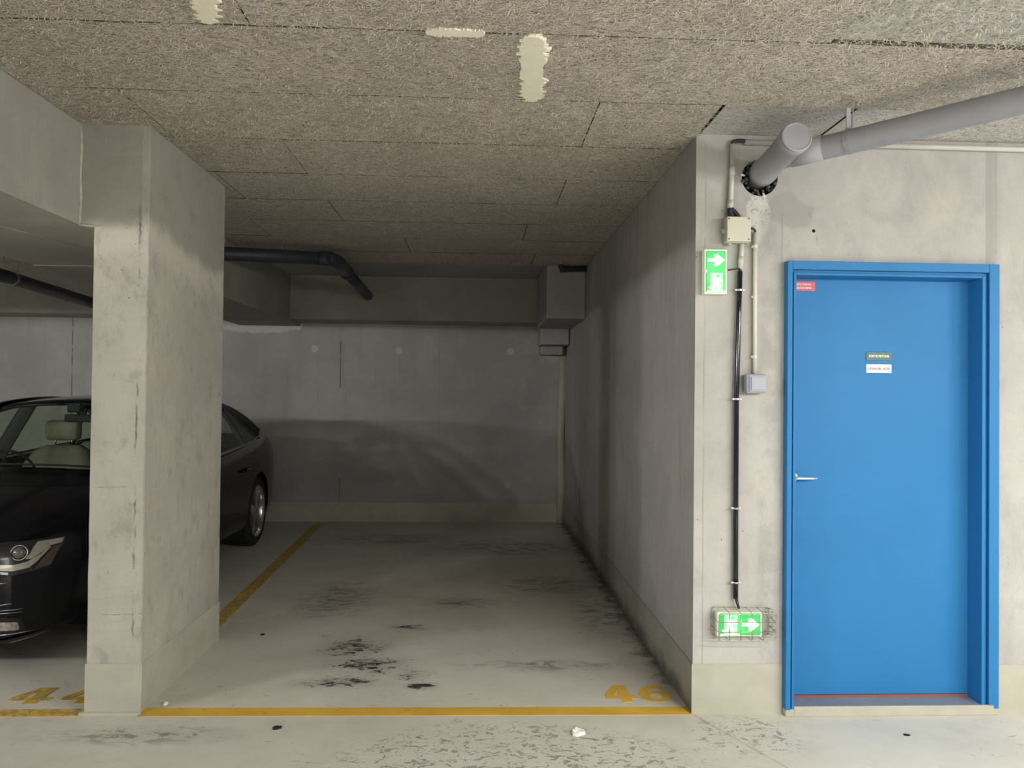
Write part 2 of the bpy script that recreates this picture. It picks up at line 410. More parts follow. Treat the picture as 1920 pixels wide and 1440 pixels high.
# ------------------------------------------------------------------ mesh helpers
def put(name, me, mat, parent=None, smooth=False):
    o = bpy.data.objects.new(name, me)
    COL.objects.link(o)
    if mat is not None and len(me.materials) == 0: me.materials.append(mat)
    if smooth:
        for p in me.polygons: p.use_smooth = True
    if parent is not None:
        o.parent = parent
        o.matrix_parent_inverse = Matrix.Translation(-world_loc(parent))
    return o
def world_loc(o):
    return Vector(o.get('_wl', (0, 0, 0)))
def from_bm(name, bm, mat, parent=None, smooth=False, tag=None):
    bmesh.ops.recalc_face_normals(bm, faces=bm.faces)
    me = bpy.data.meshes.new(name); bm.to_mesh(me); bm.free()
    return put(name, me, mat, parent, smooth)
def group_at(name, loc, label, cat, group=None, kind=None):
    o = bpy.data.objects.new(name, None); COL.objects.link(o)
    o.location = loc; o['_wl'] = tuple(loc)
    props(o, label, cat, group, kind)
    return o
def props(o, label=None, cat=None, group=None, kind=None):
    if label: o['label'] = label
    if cat: o['category'] = cat
    if group: o['group'] = group
    if kind: o['kind'] = kind
    return o
def bbox(bm, x0, x1, y0, y1, z0, z1, bev=0, seg=2):
    b = bmesh.new()
    r = bmesh.ops.create_cube(b, size=1)
    for v in b.verts:
        v.co = Vector((x0+(v.co.x+.5)*(x1-x0), y0+(v.co.y+.5)*(y1-y0), z0+(v.co.z+.5)*(z1-z0)))
    if bev: bmesh.ops.bevel(b, geom=b.edges[:], offset=bev, segments=seg, affect='EDGES', profile=.6)
    join(bm, b)
def join(bm, b):
    me = bpy.data.meshes.new('tmp'); b.to_mesh(me); b.free(); bm.from_mesh(me); bpy.data.meshes.remove(me)
def box(name, x0, x1, y0, y1, z0, z1, mat, parent=None, bev=0, seg=2, smooth=False):
    bm = bmesh.new(); bbox(bm, x0, x1, y0, y1, z0, z1, bev, seg)
    return from_bm(name, bm, mat, parent, smooth)
def tube(bm, pts, r, n=12, caps=True, sect=None):
    """sweep a ring (or a given section) along the points"""
    pts = [Vector(p) for p in pts]
    rs = r if isinstance(r, (list, tuple)) else [r]*len(pts)
    rings = []; prev = None
    for i, p in enumerate(pts):
        a = pts[max(i-1, 0)]; b = pts[min(i+1, len(pts)-1)]
        t = (b-a).normalized()
        if prev is None:
            ref = Vector((0, 0, 1)) if abs(t.z) < .9 else Vector((0, 1, 0))
            u = t.cross(ref).normalized()
        else:
            u = (prev - t*prev.dot(t)).normalized()
        prev = u; w = t.cross(u)
        ring = []
        for k in range(n if sect is None else len(sect)):
            if sect is None:
                an = 2*PI*k/n; du, dw = math.cos(an)*rs[i], math.sin(an)*rs[i]
            else: du, dw = sect[k][0]*rs[i], sect[k][1]*rs[i]
            ring.append(bm.verts.new(p + u*du + w*dw))
        rings.append(ring)
    m = len(rings[0])
    for a, b in zip(rings, rings[1:]):
        for k in range(m): bm.faces.new((a[k], a[(k+1) % m], b[(k+1) % m], b[k]))
    if caps:
        bm.faces.new(rings[0][::-1]); bm.faces.new(rings[-1])
def tube_obj(name, pts, r, mat, parent=None, n=12, sect=None):
    bm = bmesh.new(); tube(bm, pts, r, n, True, sect)
    return from_bm(name, bm, mat, parent, sect is None)
def lathe(bm, prof, o, ax, n=32, closed=False):
    """prof: (along, radius) pairs about axis ax from o"""
    o = Vector(o); ax = Vector(ax).normalized()
    u = ax.orthogonal().normalized(); w = ax.cross(u)
    rings = [[bm.verts.new(o + ax*a + (u*math.cos(2*PI*k/n) + w*math.sin(2*PI*k/n))*r) for k in range(n)] for a, r in prof]
    pr = list(zip(rings, rings[1:]))
    if closed: pr.append((rings[-1], rings[0]))
    for a, b in pr:
        for k in range(n): bm.faces.new((a[k], a[(k+1) % n], b[(k+1) % n], b[k]))
    if not closed:
        bm.faces.new(rings[0][::-1]); bm.faces.new(rings[-1])
def bez(p0, p1, p2, n=8):
    p0, p1, p2 = map(Vector, (p0, p1, p2))
    return [p0*(1-t)**2 + p1*2*t*(1-t) + p2*t*t for t in [i/n for i in range(n+1)]]
def shape2d(name, loops, to3d, thick, mat, parent=None):
    """flat filled outline (later loops cut holes) set in the world by to3d (a Matrix)"""
    cu = bpy.data.curves.new(name, 'CURVE'); cu.dimensions = '2D'; cu.fill_mode = 'BOTH'; cu.extrude = thick/2
    for L in loops:
        sp = cu.splines.new('POLY'); sp.points.add(len(L)-1); sp.use_cyclic_u = True
        for p, q in zip(sp.points, L): p.co = (q[0], q[1], 0, 1)
    tmp = bpy.data.objects.new('tmp', cu); COL.objects.link(tmp)
    me = bpy.data.meshes.new_from_object(tmp)
    bpy.data.objects.remove(tmp); bpy.data.curves.remove(cu)
    me.transform(to3d); me.name = name; me.materials.clear()
    return put(name, me, mat, parent)
def text2d(name, body, size, to3d, thick, mat, parent=None, width=None, bold=0):
    cu = bpy.data.curves.new(name, 'FONT'); cu.body = body; cu.size = size; cu.extrude = thick/2
    cu.align_x = 'CENTER'; cu.align_y = 'CENTER'; cu.offset = bold
    tmp = bpy.data.objects.new('tmp', cu); COL.objects.link(tmp)
    me = bpy.data.meshes.new_from_object(tmp)
    bpy.data.objects.remove(tmp)
    xs = [v.co.x for v in me.vertices]
    if width and xs:
        k = width/(max(xs)-min(xs)); c = (max(xs)+min(xs))/2
        for v in me.vertices: v.co.x = (v.co.x-c)*k
    me.transform(to3d); me.name = name; me.materials.clear()
    return put(name, me, mat, parent)
def onwall(x, y, z):      # local x,y -> world x,z facing the viewer
    return Matrix(((1, 0, 0, x), (0, 0, -1, y), (0, 1, 0, z), (0, 0, 0, 1)))
def onfloor(x, y, z=0):
    return Matrix.Translation((x, y, z))
def boolean(o, cutters, op='DIFFERENCE'):
    for c in cutters:
        m = o.modifiers.new('b', 'BOOLEAN'); m.object = c; m.operation = op; m.solver = 'EXACT'
    bpy.context.view_layer.update()
    dg = bpy.context.evaluated_depsgraph_get()
    me = bpy.data.meshes.new_from_object(o.evaluated_get(dg))
    o.modifiers.clear(); old = o.data; o.data = me
    for c in cutters: bpy.data.objects.remove(c)
    return o

# ------------------------------------------------------------------ the setting
ZC, ZS = 2.741, 2.79
YF, YB, XW = 3.63, 9.10, 1.03
fl = box('floor', -13, 7, -9, 9.4, -.2, 0, M['floor'])
props(fl, 'grey painted concrete floor with flaked paint and oil stains', 'floor', kind='structure')
ce = box('ceiling', -13, 7, -9, 9.4, ZS, ZS+.25, M['plain'])
props(ce, 'low ceiling lined with fibrous wood-wool boards in staggered rows', 'ceiling', kind='structure')
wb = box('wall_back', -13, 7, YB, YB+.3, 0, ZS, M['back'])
props(wb, 'stained grey concrete wall closing the far end of the bays', 'wall', kind='structure')
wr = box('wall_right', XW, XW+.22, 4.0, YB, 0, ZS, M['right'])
props(wr, 'dark streaked concrete side wall along the empty bay', 'wall', kind='structure')
wf = box('wall_front', XW, 7, YF, 4.0, 0, ZS, M['front'])
cut = [box('cut', 1.4605, 2.494, 3.5, 4.2, -.1, 2.148, None)]
bm = bmesh.new(); lathe(bm, [(0, .088), (.3, .088)], (1.338, 3.5, 2.549), (0, 1, 0), 28)
hc = from_bm('cut', bm, None); cut.append(hc)
boolean(wf, cut)
wf.data.materials.append(M['right'])
for p in wf.data.polygons:
    if p.normal.x < -.9 and p.center.x < XW+.01: p.material_index = 1
props(wf, 'pale concrete wall around the blue door, with conduits and a pipe hole', 'wall', kind='structure')
for nm, a in (('wall_left', (-13.2, -13, -9, 9.4)), ('wall_far_right', (7, 7.2, -9, 4.0)), ('wall_behind', (-13, 7, -9.2, -9))):
    o = box(nm, *a, 0, ZS, M['plain'])
    props(o, {'wall_left': 'concrete wall at the far end of the aisle', 'wall_far_right': 'concrete wall at the near end of the aisle',
              'wall_behind': 'concrete wall behind the viewer'}[nm], 'wall', kind='structure')

# foot bands (smooth paler paint, a few millimetres proud)
def band(name, x0, x1, y0, y1, h, label):
    bm = bmesh.new(); bbox(bm, x0, x1, y0, y1, 0.0, h)
    props(from_bm(name, bm, M['band_dirty'] if name == 'baseboard_right' else M['band']), label, 'baseboard', kind='structure')
band('baseboard_back', -2.9, XW, YB-.012, YB, .225, 'pale painted band at the foot of the back wall')
band('baseboard_right', XW-.004, XW, YF+.001, YB, .235, 'painted band at the foot of the dark side wall')
band('baseboard_front_1', XW-.005, 1.4600, YF-.005, YF, .235, 'pale painted band at the foot of the wall left of the blue door')
band('baseboard_front_2', 2.496, 6.9, YF-.005, YF, .225, 'pale painted band at the foot of the wall right of the blue door')

# pillar: a short wall end with a worn, uneven front edge
def slab_mesh(foot, z0, z1, nz, jit):
    bm = bmesh.new(); rings = []
    for i in range(nz+1):
        z = z0 + (z1-z0)*i/nz; ring = []
        for (x, y, j) in foot:
            d = noise.noise_vector(Vector((x*9, y*9, z*7)))*jit*j + noise.noise_vector(Vector((x*9, y*9, z*28)))*jit*j*.5
            ring.append(bm.verts.new((x + d.x, y + d.y, z)))
        rings.append(ring)
    m = len(foot)
    for a, b in zip(rings, rings[1:]):
        for k in range(m): bm.faces.new((a[k], a[(k+1) % m], b[(k+1) % m], b[k]))
    bm.faces.new(rings[0][::-1]); bm.faces.new(rings[-1])
    return bm
PX0, PX1, PY0, PY1 = -1.797, -1.548, 3.682, 4.771
foot = [(PX0+.006, PY0, .3), (PX1-.028, PY0, 1), (PX1-.022, PY0+.0015, 1), (PX1-.004, PY0+.004, .8), (PX1, PY0+.012, .5), (PX1, PY1-.008, .3), (PX1-.008, PY1, .3), (PX0, PY1, 0), (PX0, PY0+.006, .3)]
pil = from_bm('pillar', slab_mesh(foot, 0, ZC+.02, 120, .005), M['pillar'])
bm = bmesh.new()
bbox(bm, -1.862, PX0+.05, PY0-.0012, PY1, 2.27, ZC+.02)
bm2 = bmesh.new(); bm2.from_mesh(pil.data)
join(bm2, bm); bm2.to_mesh(pil.data); bm2.free()
props(pil, 'concrete pillar between the parked car and the empty bay', 'pillar', kind='structure')
foot2 = [(PX0-.003, PY0-.003, 0), (PX1-.020, PY0-.003, .8), (PX1+.002, PY0+.007, .8), (PX1+.002, PY1+.002, 0), (PX0-.003, PY1+.002, 0)]
props(from_bm('baseboard_pillar', slab_mesh(foot2, 0, .232, 10, .004), M['band']), 'pale painted band around the foot of the pillar', 'baseboard', kind='structure')
# the seam fillet of mortar left at the pillar's foot
bm = bmesh.new(); tube(bm, [(PX0-.02, PY0-.012, 0), (PX0+.05, PY0-.008, 0), (-1.67, PY0-.006, 0), (PX1-.03, PY0-.008, 0), (PX1+.006, PY0-.004, 0)], [.016, .012, .010, .011, .008], 8)
put_f = from_bm('mortar_fillet', bm, M['band'], None, True); put_f.parent = pil
props(put_f, 'pale lumpy mortar line at the pillar foot')

for nm, P, r in (('mortar_ridge', [(-1.860, PY0-.003, ZC), (-1.857, PY0-.004, 2.62), (-1.861, PY0-.003, 2.5), (-1.856, PY0-.005, 2.4), (-1.860, PY0-.004, 2.272)], [.004, .007, .005, .008, .006]),
                 ('mortar_ridge', [(-1.862, PY0-.002, 2.270), (-1.84, PY0-.003, 2.268), (-1.80, PY0-.002, 2.264), (-1.76, PY0+.001, 2.268)], [.006, .005, .006, .003])):
    bm = bmesh.new(); tube(bm, P, r, 8); o = from_bm(nm, bm, M['ridge'], None, True); o.parent = pil
# beams
b1 = box('beam', -2.76, -1.860, -9, PY1, 2.27, ZS, M['beam'])
props(b1, 'broad concrete beam over the aisle running up to the pillar', 'beam', kind='structure')
b2 = box('beam', -2.76, -2.07, PY1, YB, 2.27, ZS, M['beam'])
props(b2, 'concrete beam between the bays, running from pillar to back wall', 'beam', kind='structure')
b3 = box('beam', -2.07, XW, 8.6, YB, 2.305, ZS, M['beam'])
props(b3, 'dark cross beam above the back wall of the empty bay', 'beam', kind='structure')
b5 = box('beam', -13, -2.76, 2.95, 3.55, 2.31, ZS, M['beam'])  # unseen beam added to block the left lamps from the upper bay
props(b5, 'added cross beam out of view, keeping lamp light off the car bay ceiling', 'beam', kind='structure')
b4 = box('beam', -13, -2.76, 8.6, YB, 2.33, ZS, M['beam'])
props(b4, 'dark cross beam above the back wall behind the car', 'beam', kind='structure')
# soffit joints of the near beam: shallow proud strips left by the shuttering boards
for pts in (((-2.256, 3.738), (-2.114, 4.361)), ((-2.72, 3.0), (-2.256, 3.738)), ((-2.75, 4.9), (-1.95, 4.88))):
    (xa, ya), (xb, yb) = pts
    bm = bmesh.new(); tube(bm, [(xa, ya, 2.2700), ((xa+xb)/2, (ya+yb)/2, 2.2695), (xb, yb, 2.2700)], .004, 6)
    o = from_bm('shuttering_ridge', bm, M['beam']); o.parent = b1

# corner box, ledge and chase at the back right
cb = box('trim_1', .655, XW, 7.4, 8.6, 2.235, ZS, M['plain'], bev=.012)
props(cb, 'boxed concrete casing in the far right corner under the ceiling', 'casing', kind='structure')
bm = bmesh.new(); bbox(bm, .70, XW-.01, 8.6, YB, 2.06, 2.30, .02); bbox(bm, .72, XW-.05, 8.85, YB, 1.96, 2.06, .02)
props(from_bm('trim_2', bm, M['plain']), 'stepped concrete ledge below the corner casing', 'ledge', kind='structure')
bm = bmesh.new(); tube(bm, [(XW-.035, YB-.02, .0), (XW-.03, YB-.03, .5), (XW-.05, YB-.02, 1.0), (XW-.03, YB-.03, 1.5), (XW-.02, YB-.02, 2.06)], [.05, .055, .05, .055, .045], 8)
props(from_bm('trim_3', bm, M['band'], None, True), 'pale filled chase running down the far corner', 'corner fillet', kind='structure')

# ceiling boards, each its own piece
rows = [.26 + .595*k for k in range(12)]
def board(x0, x1, y0, y1, mat, dz=0.0):
    g = .0027
    bm = bmesh.new()
    nx = max(2, int((x1-x0)/.035))
    top = ZS
    z = ZC + dz
    lo = []
    for i in range(nx+1):
        x = x0+g + (x1-x0-2*g)*i/nx
        ja = .0055*noise.noise(Vector((x*7, y0*7, 1)))+.002*noise.noise(Vector((x*31, y0*7, 1))); jb = .0055*noise.noise(Vector((x*7, y1*7, 2)))+.002*noise.noise(Vector((x*31, y1*7, 2)))
        lo.append([bm.verts.new((x, y0+g+ja, top)), bm.verts.new((x, y0+g+ja, z+.004)), bm.verts.new((x, y0+g+.002+ja, z)),
                   bm.verts.new((x, y1-g-.002+jb, z)), bm.verts.new((x, y1-g+jb, z+.004)), bm.verts.new((x, y1-g+jb, top))])
    for a, b in zip(lo, lo[1:]):
        for k in range(5):
            f = bm.faces.new((a[k], a[k+1], b[k+1], b[k])); f.material_index = 0 if k == 2 else 1
    for q in (lo[0], lo[-1][::-1]): bm.faces.new(q).material_index = 1
    o = from_bm('ceiling_board', bm, mat); o.data.materials.append(M['board_edge']); o.parent = ce
    return o
offs = [.22, 1.22, .22, 1.22, .21, .505, -.975, .50, -.98, .35, -.6, .5]
for r, y0 in enumerate(rows):
    y1 = y0 + .595
    if y1 > 7.45: break
    x_lo, x_hi = -1.86, (3.9 if y1 < 3.3 else XW)
    cuts = sorted({round(x, 3) for x in [offs[r] + 2.0*k for k in range(-3, 4)] if x_lo+.08 < x < x_hi-.08})
    if r == 5: cuts = [-1.495, .505]
    xs = [x_lo] + cuts + [x_hi]
    for a, b in zip(xs, xs[1:]):
        if y0 > 4.0 and a < -1.86 + .001: a = -2.07 if y0 > PY1-.6 else a
        mat = M['board_grey'] if (r == 3 and a > 1.1) else M['board']
        board(a, b, y0, y1, mat, random.uniform(-.0015, .0015) + (.012 if mat is M['board_grey'] else 0))
for r in range(8):
    y0 = 3.555 + .595*r
    for k in range(3):
        xa = -2.76-2.0*(k+1)+(.9 if r % 2 else 0); xb = min(xa+2.0, -2.76)
        if r % 2 and k == 0: xb = -2.76; xa = -3.86
        board(xa, xb, y0, y0+.595, M['board'], random.uniform(-.001, .001))
# loose curled wood fibres standing off the boards
def fibres():
    rnd = random.Random(11); V, F = [], []
    n = 46000
    for i in range(n):
        if rnd.random() < .8: x, y = rnd.uniform(-1.85, 3.2), 2.1 + 1.9*rnd.random()**1.25
        else: x, y = rnd.uniform(-1.5, 1.02), rnd.uniform(3.6, 5.6)
        if x > XW and y > 3.22: continue
        if x < -1.54 and y > 3.66: continue
        a = rnd.gauss(0, .9); L = rnd.uniform(.018, .06); cv = rnd.gauss(0, 26); w = rnd.uniform(.0007, .0014)
        z0 = ZC - .0022 - .0030*rnd.random(); px, py = x, y; K = 5; b0 = len(V)
        for k in range(K+1):
            t = k/K
            zz = z0 + (.004 if k in (0, K) else -.0012*math.sin(PI*t))
            nxx, nyy = -math.sin(a), math.cos(a)
            V.append((px+nxx*w, py+nyy*w, zz)); V.append((px-nxx*w, py-nyy*w, zz))
            px += math.cos(a)*L/K; py += math.sin(a)*L/K; a += cv*L/K
        for k in range(K):
            q = b0+2*k; F.append((q, q+1, q+3, q+2))
    me = bpy.data.meshes.new('wood_fibre'); me.from_pydata(V, [], F)
    o = put('wood_fibre', me, M['fibre']); o.parent = ce; o['kind'] = 'stuff'
    o['label'] = 'pale curled wood fibres on the face of the ceiling boards'
fibres()
# bare strip of slab beside the wall corner
board(XW+.018, 1.62, 3.243, YF, M['board_grey'], .009)
board(1.62, 3.9, 3.236, YF, M['board_grey'], .004)

# filler smeared over three joints
def smear(cx, cy, lx, ly, seed, ang=0, n=90, rag=.25, tooth='x'):
    rnd = random.Random(seed); bm = bmesh.new(); L = []
    for i in range(n):
        a = 2*PI*i/n
        ca, sa = math.cos(a), math.sin(a)
        px = math.copysign(abs(ca)**.55, ca)*lx; py = math.copysign(abs(sa)**.55, sa)*ly
        f = .5*noise.noise(Vector((a*5, seed, 0))) + .5*noise.noise(Vector((a*16, seed, 3))) + .9*max(0, noise.noise(Vector((a*38, seed, 7))))**1.3 + .25*(rnd.random()-.5)
        w = 1 + rag*f*(1.2 if abs(ca if tooth == 'x' else sa) > .3 else .3)
        if tooth == 'x': px *= w
        else: py *= w
        p = Matrix.Rotation(ang, 2) @ Vector((px, py))
        L.append(Vector((cx+p.x, cy+p.y)))
    top = [bm.verts.new((p.x, p.y, ZC+.004)) for p in L]
    c = Vector((cx, cy))
    low = [bm.verts.new((*(c+(p-c)*.95), ZC-.0085)) for p in L]
    for k in range(n): bm.faces.new((top[k], top[(k+1) % n], low[(k+1) % n], low[k]))
    bm.faces.new(low)
    o = from_bm('filler_smear', bm, M['putty'], None); o.parent = ce
    return o
s = smear(.197, 2.94, .047, .31, 3, math.radians(-3), 260, .85, 'x'); props(s, 'long pale smear of filler across a board, running towards the bay')
s = smear(-.09, 2.638, .105, .026, 5, 0, 260, .6, 'y'); props(s, 'short oval smear of filler along a board joint')
s = smear(-.868, 2.44, .036, .2, 8, math.radians(16), 260, 1.0, 'x'); props(s, 'pale smear of filler at the top edge of the ceiling in view')
for (x, y) in ((-1.30, 3.238), (-1.235, 3.236), (-1.22, 3.236), (-1.17, 3.237), (-.80, 2.66), (-.795, 2.675), (1.21, 2.61), (1.215, 2.6)):
    pass

# floor paint
def paint(name, loops, x, y, mat, label=None):
    o = shape2d(name, loops, onfloor(x, y, .0012), .0024, mat); o.parent = fl
    if label: o['label'] = label
    return o
def strip(x0, y0, x1, y1, w, mat, label):
    d = Vector((x1-x0, y1-y0)); L = d.length; d.normalize(); nn = Vector((-d.y, d.x)); K = int(L/.06)
    a, b = [], []
    for i in range(K+1):
        p = Vector((x0, y0)) + d*(L*i/K)
        a.append(p + nn*(w/2 + .0022*noise.noise(Vector((p.x*20, p.y*20, 0)))))
        b.append(p - nn*(w/2 + .0022*noise.noise(Vector((p.x*20, p.y*20, 5)))))
    return paint('painted_line', [[tuple(q) for q in a] + [tuple(q) for q in b[::-1]]], 0, 0, mat, label)
strip(PX1+.0, 3.697, XW, 3.664, .092, M['yellow'], 'yellow line across the mouth of the empty bay')
strip(-6.5, 3.705, PX0, 3.697, .082, M['yellow_old'], 'duller yellow line across the mouth of the car bay')
strip(-1.66, PY1, -1.79, 8.95, .10, M['yellow_old'], 'yellow line from the pillar to the back wall')
four = [[(0, .20), (0, .42), (.36, 1), (.76, 1), (.76, .40), (.96, .40), (.96, .20), (.76, .20), (.76, 0), (.44, 0), (.44, .20)], [(.26, .40), (.44, .40), (.44, .74)]]
six = [[(.86, .97), (.62, 1.0), (.40, .97), (.20, .86), (.06, .66), (0, .42), (.05, .2), (.18, .07), (.36, .01), (.54, 0), (.74, .03), (.91, .13), (1, .30), (.97, .46), (.85, .58), (.66, .64), (.48, .64), (.34, .59), (.38, .70), (.48, .78), (.62, .81), (.84, .79)],
       [(.52+.21*math.cos(a), .32+.155*math.sin(a)) for a in [2*PI*k/18 for k in range(18)]]]
def digit(sh, x, y, w, h, mat, label):
    paint('painted_number', [[(p[0]*w, p[1]*h) for p in L] for L in sh], x, y, mat, label)
digit(four, .655, 3.775, .160, .215, M['yellow'], 'yellow digit 4 of the bay number 46')
digit(six, .826, 3.772, .155, .212, M['yellow'], 'yellow digit 6 of the bay number 46')
digit(four, -2.24, 3.805, .20, .2, M['yellow_old'], 'worn yellow digit 4 beside the pillar')
digit(four, -2.00, 3.805, .20, .2, M['yellow_old'], 'worn yellow digit half hidden by the pillar')

# ------------------------------------------------------------------ door
door = group_at('door_1', (1.98, 3.7, 0), 'blue steel pedestrian door in a blue frame', 'door', kind='structure')
bm = bmesh.new()
X0, X1, ZT = 1.461, 2.493, 2.147
def frame_ring(bm, x0, x1, zt, w, y0, y1, bev=.002, wl=None):
    wl = wl or w
    bbox(bm, x0, x0+wl, y0, y1, .030, zt, bev, 1)
    bbox(bm, x1-w, x1, y0, y1, .030, zt, bev, 1)
    bbox(bm, x0+wl, x1-w, y0, y1, zt-w*.82, zt, bev, 1)
frame_ring(bm, X0, X1, ZT, .050, 3.588, 3.69, wl=.024)
frame_ring(bm, X0+.024, X1-.050, ZT-.041, .016, 3.606, 3.70, wl=.006)
frame_ring(bm, X0+.030, X1-.066, ZT-.054, .016, 3.593, 3.82, wl=.014)
o = from_bm('door_frame', bm, M['blue'], door)
box('door_leaf', 1.49, 2.422, 3.700, 3.745, .060, 2.094, M['blue'], door, .002)
box('threshold', 1.498, 2.470, 3.592, 3.88, 0.0, .047, M['sill'], door, .003)
bm = bmesh.new(); bbox(bm, 1.462, 2.492, 3.589, 3.63, 0.0, .034, .004); bbox(bm, 1.502, 2.468, 3.587, 3.60, 0.0, .047, .004)
o = from_bm('threshold_edge', bm, M['band'], door); o['label'] = 'pale worn concrete edge of the threshold'
box('bottom_seal', 1.50, 2.42, 3.697, 3.71, .047, .058, M['rust'], door)
# lever handle seen almost edge-on
bm = bmesh.new()
tube(bm, [(1.534, 3.70, 1.112), (1.534, 3.648, 1.112)], .009, 12)
tube(bm, [(1.524, 3.645, 1.112), (1.545, 3.643, 1.112), (1.575, 3.645, 1.1115), (1.610, 3.650, 1.111), (1.636, 3.655, 1.1105)], [.0095, .0085, .0072, .0055, .004], 12, True,
     [(math.cos(a)*1.25, math.sin(a)*.8) for a in [2*PI*k/12 for k in range(12)]])
o = from_bm('door_handle', bm, M['nickel'], door, True); o['label'] = 'pale metal lever handle'
bm = bmesh.new(); lathe(bm, [(0, .022), (-.006, .022), (-.007, .02)], (1.536, 3.70, 1.112), (0, 1, 0), 24)
h2 = from_bm('handle_rose', bm, M['nickel'], None); h2.parent = o

def plate(name, x0, x1, z0, z1, mat, label, lines, ink, y=3.6985):
    p = group_at(name, ((x0+x1)/2, y, (z0+z1)/2), label, 'sign')
    box('plate', x0, x1, y-.0012, y+.0015, z0, z1, mat, p, .0008, 1)
    for txt, sz, dx, dz, wd in lines:
        text2d('lettering', txt, sz, onwall((x0+x1)/2+dx, y-.0016, (z0+z1)/2+dz), .0006, ink, p, wd, .0003)
    return p
plate('door_sign', 1.897, 2.023, 1.684, 1.726, M['sign_green'], 'small dark green plate reading SORTIE PIETONS, upper of two on the blue door',
      [('SORTIE PIETONS', .0155, 0, 0, .100)], M['ink_white'])
plate('door_sign', 1.897, 2.024, 1.624, 1.666, M['sign_white'], 'small white plate with grey lettering, lower of two on the blue door',
      [('29 QUAI DES : ACCES', .0145, 0, -.001, .106)], M['ink_grey'])
plate('door_sticker', 1.545, 1.641, 2.019, 2.066, M['sign_red'], 'small red sticker with white lettering in the top corner of the blue door',
      [('PORTE COUPE-FEU', .0125, -.012, .008, .078), ('MAINTENIR FERMEE', .0125, -.012, -.009, .082)], M['ink_white'])

# ------------------------------------------------------------------ conduits, boxes
YW = YF
c = group_at('ceiling_conduit', (1.2, 3.6, 2.55), 'pale conduit along the wall top, bending down to the junction box', 'conduit')
tube_obj('conduit_run', [(1.258, 3.612, 2.712), (4.2, 3.612, 2.708)], .0135, M['conduit'], c)
tube_obj('conduit_drop', [(1.197, 3.612, 2.700), (1.196, 3.612, 2.54), (1.190, 3.612, 2.385)], .0120, M['conduit'], c)
tube_obj('conduit_sleeve', [(1.1975, 3.612, 2.60), (1.1965, 3.612, 2.555)], .0138, M['conduit'], c)
tube_obj('conduit_sleeve', [(1.1905, 3.612, 2.432), (1.1895, 3.612, 2.39)], .0138, M['conduit'], c)
tube_obj('cable_bend', bez((1.196, 3.610, 2.695), (1.197, 3.610, 2.724), (1.262, 3.610, 2.716)), .009, M['cable'], c)
tube_obj('cable_bend', bez((1.187, 3.606, 2.390), (1.183, 3.604, 2.37), (1.202, 3.604, 2.343)), .0135, M['cable'], c)
tube_obj('cable_bend', bez((1.192, 3.606, 2.390), (1.215, 3.604, 2.375), (1.232, 3.604, 2.343)), .0110, M['cable'], c)
jb = group_at('junction_box', (1.225, 3.6, 2.29), 'square cream junction box above the upper exit sign', 'junction box')
box('box_base', 1.160, 1.276, 3.588, YW, 2.226, 2.346, M['boxd'], jb, .006)
box('box_cover', 1.163, 1.277, 3.572, 3.590, 2.230, 2.347, M['boxp'], jb, .005)
for (x, z) in ((1.172, 2.336), (1.266, 2.338), (1.172, 2.241), (1.266, 2.241)):
    bm = bmesh.new(); lathe(bm, [(0, .0042), (-.002, .004)], (x, 3.5725, z), (0, 1, 0), 12)
    from_bm('screw', bm, M['screw'], jb)
for o_, a_ in (((1.160, 3.61, 2.285), (1, 0, 0)), ((1.185, 3.61, 2.228), (0, 0, 1))):
    bm = bmesh.new(); lathe(bm, [(0, .0125), (-.011, .0105)], o_, a_, 16); from_bm('cable_gland', bm, M['boxd'], jb)

c = group_at('black_conduit', (1.225, 3.61, .5), 'glossy black conduit dropping between the two exit signs', 'conduit')
tube_obj('conduit_pipe', [(1.239, 3.611, 2.095), (1.234, 3.611, 1.9), (1.226, 3.611, 1.5), (1.226, 3.611, .95), (1.228, 3.611, .548)], .0118, M['black'], c)
tube_obj('cable_end', [(1.239, 3.611, 2.112), (1.238, 3.611, 2.09)], .008, M['cable'], c)
tube_obj('cable_end', [(1.228, 3.608, .555), (1.232, 3.60, .53), (1.236, 3.59, .505)], [.009, .007, .006], M['cable'], c)
for z, x in ((2.006, 1.2365), (1.489, 1.2265), (.973, 1.2262), (.624, 1.2275)):
    bm = bmesh.new()
    lathe(bm, [(-.004, .0125), (-.004, .0142), (.004, .0142), (.004, .0125)], (x, 3.611, z), (0, 0, 1), 20, True)
    bbox(bm, x-.024, x-.0125, 3.604, 3.616, z-.004, z+.004, .002); bbox(bm, x+.0125, x+.022, 3.604, 3.616, z-.004, z+.004, .002)
    tube(bm, [(x, 3.62, z), (x, YW, z)], .004, 8)
    from_bm('pipe_clamp', bm, M['steel'], c)
c = group_at('short_conduit', (1.24, 3.61, 2.1), 'short pale conduit between junction box and black conduit', 'conduit')
tube_obj('conduit_pipe', [(1.248, 3.611, 2.232), (1.246, 3.611, 2.18), (1.241, 3.611, 2.105)], .0112, M['conduit'], c)
tube_obj('conduit_sleeve', [(1.2435, 3.611, 2.165), (1.2425, 3.611, 2.125)], .0128, M['conduit'], c)
cc = tube_obj('sign_cable', bez((1.240, 3.606, 2.108), (1.225, 3.602, 2.108), (1.178, 3.60, 2.098), 10), .0038, M['cable'])
props(cc, 'short black cable curling into the upper exit sign', 'cable')
c = group_at('switch_conduit', (1.31, 3.61, 1.6), 'thin cream conduit dropping to the grey wall switch', 'conduit')
tube_obj('conduit_pipe', [(1.312, 3.615, 2.282), (1.313, 3.615, 1.95), (1.314, 3.615, 1.612)], .0098, M['conduit_w'], c)
tube_obj('cable_bend', bez((1.277, 3.604, 2.298), (1.306, 3.602, 2.304), (1.312, 3.614, 2.282)), .0060, M['cable'], c)
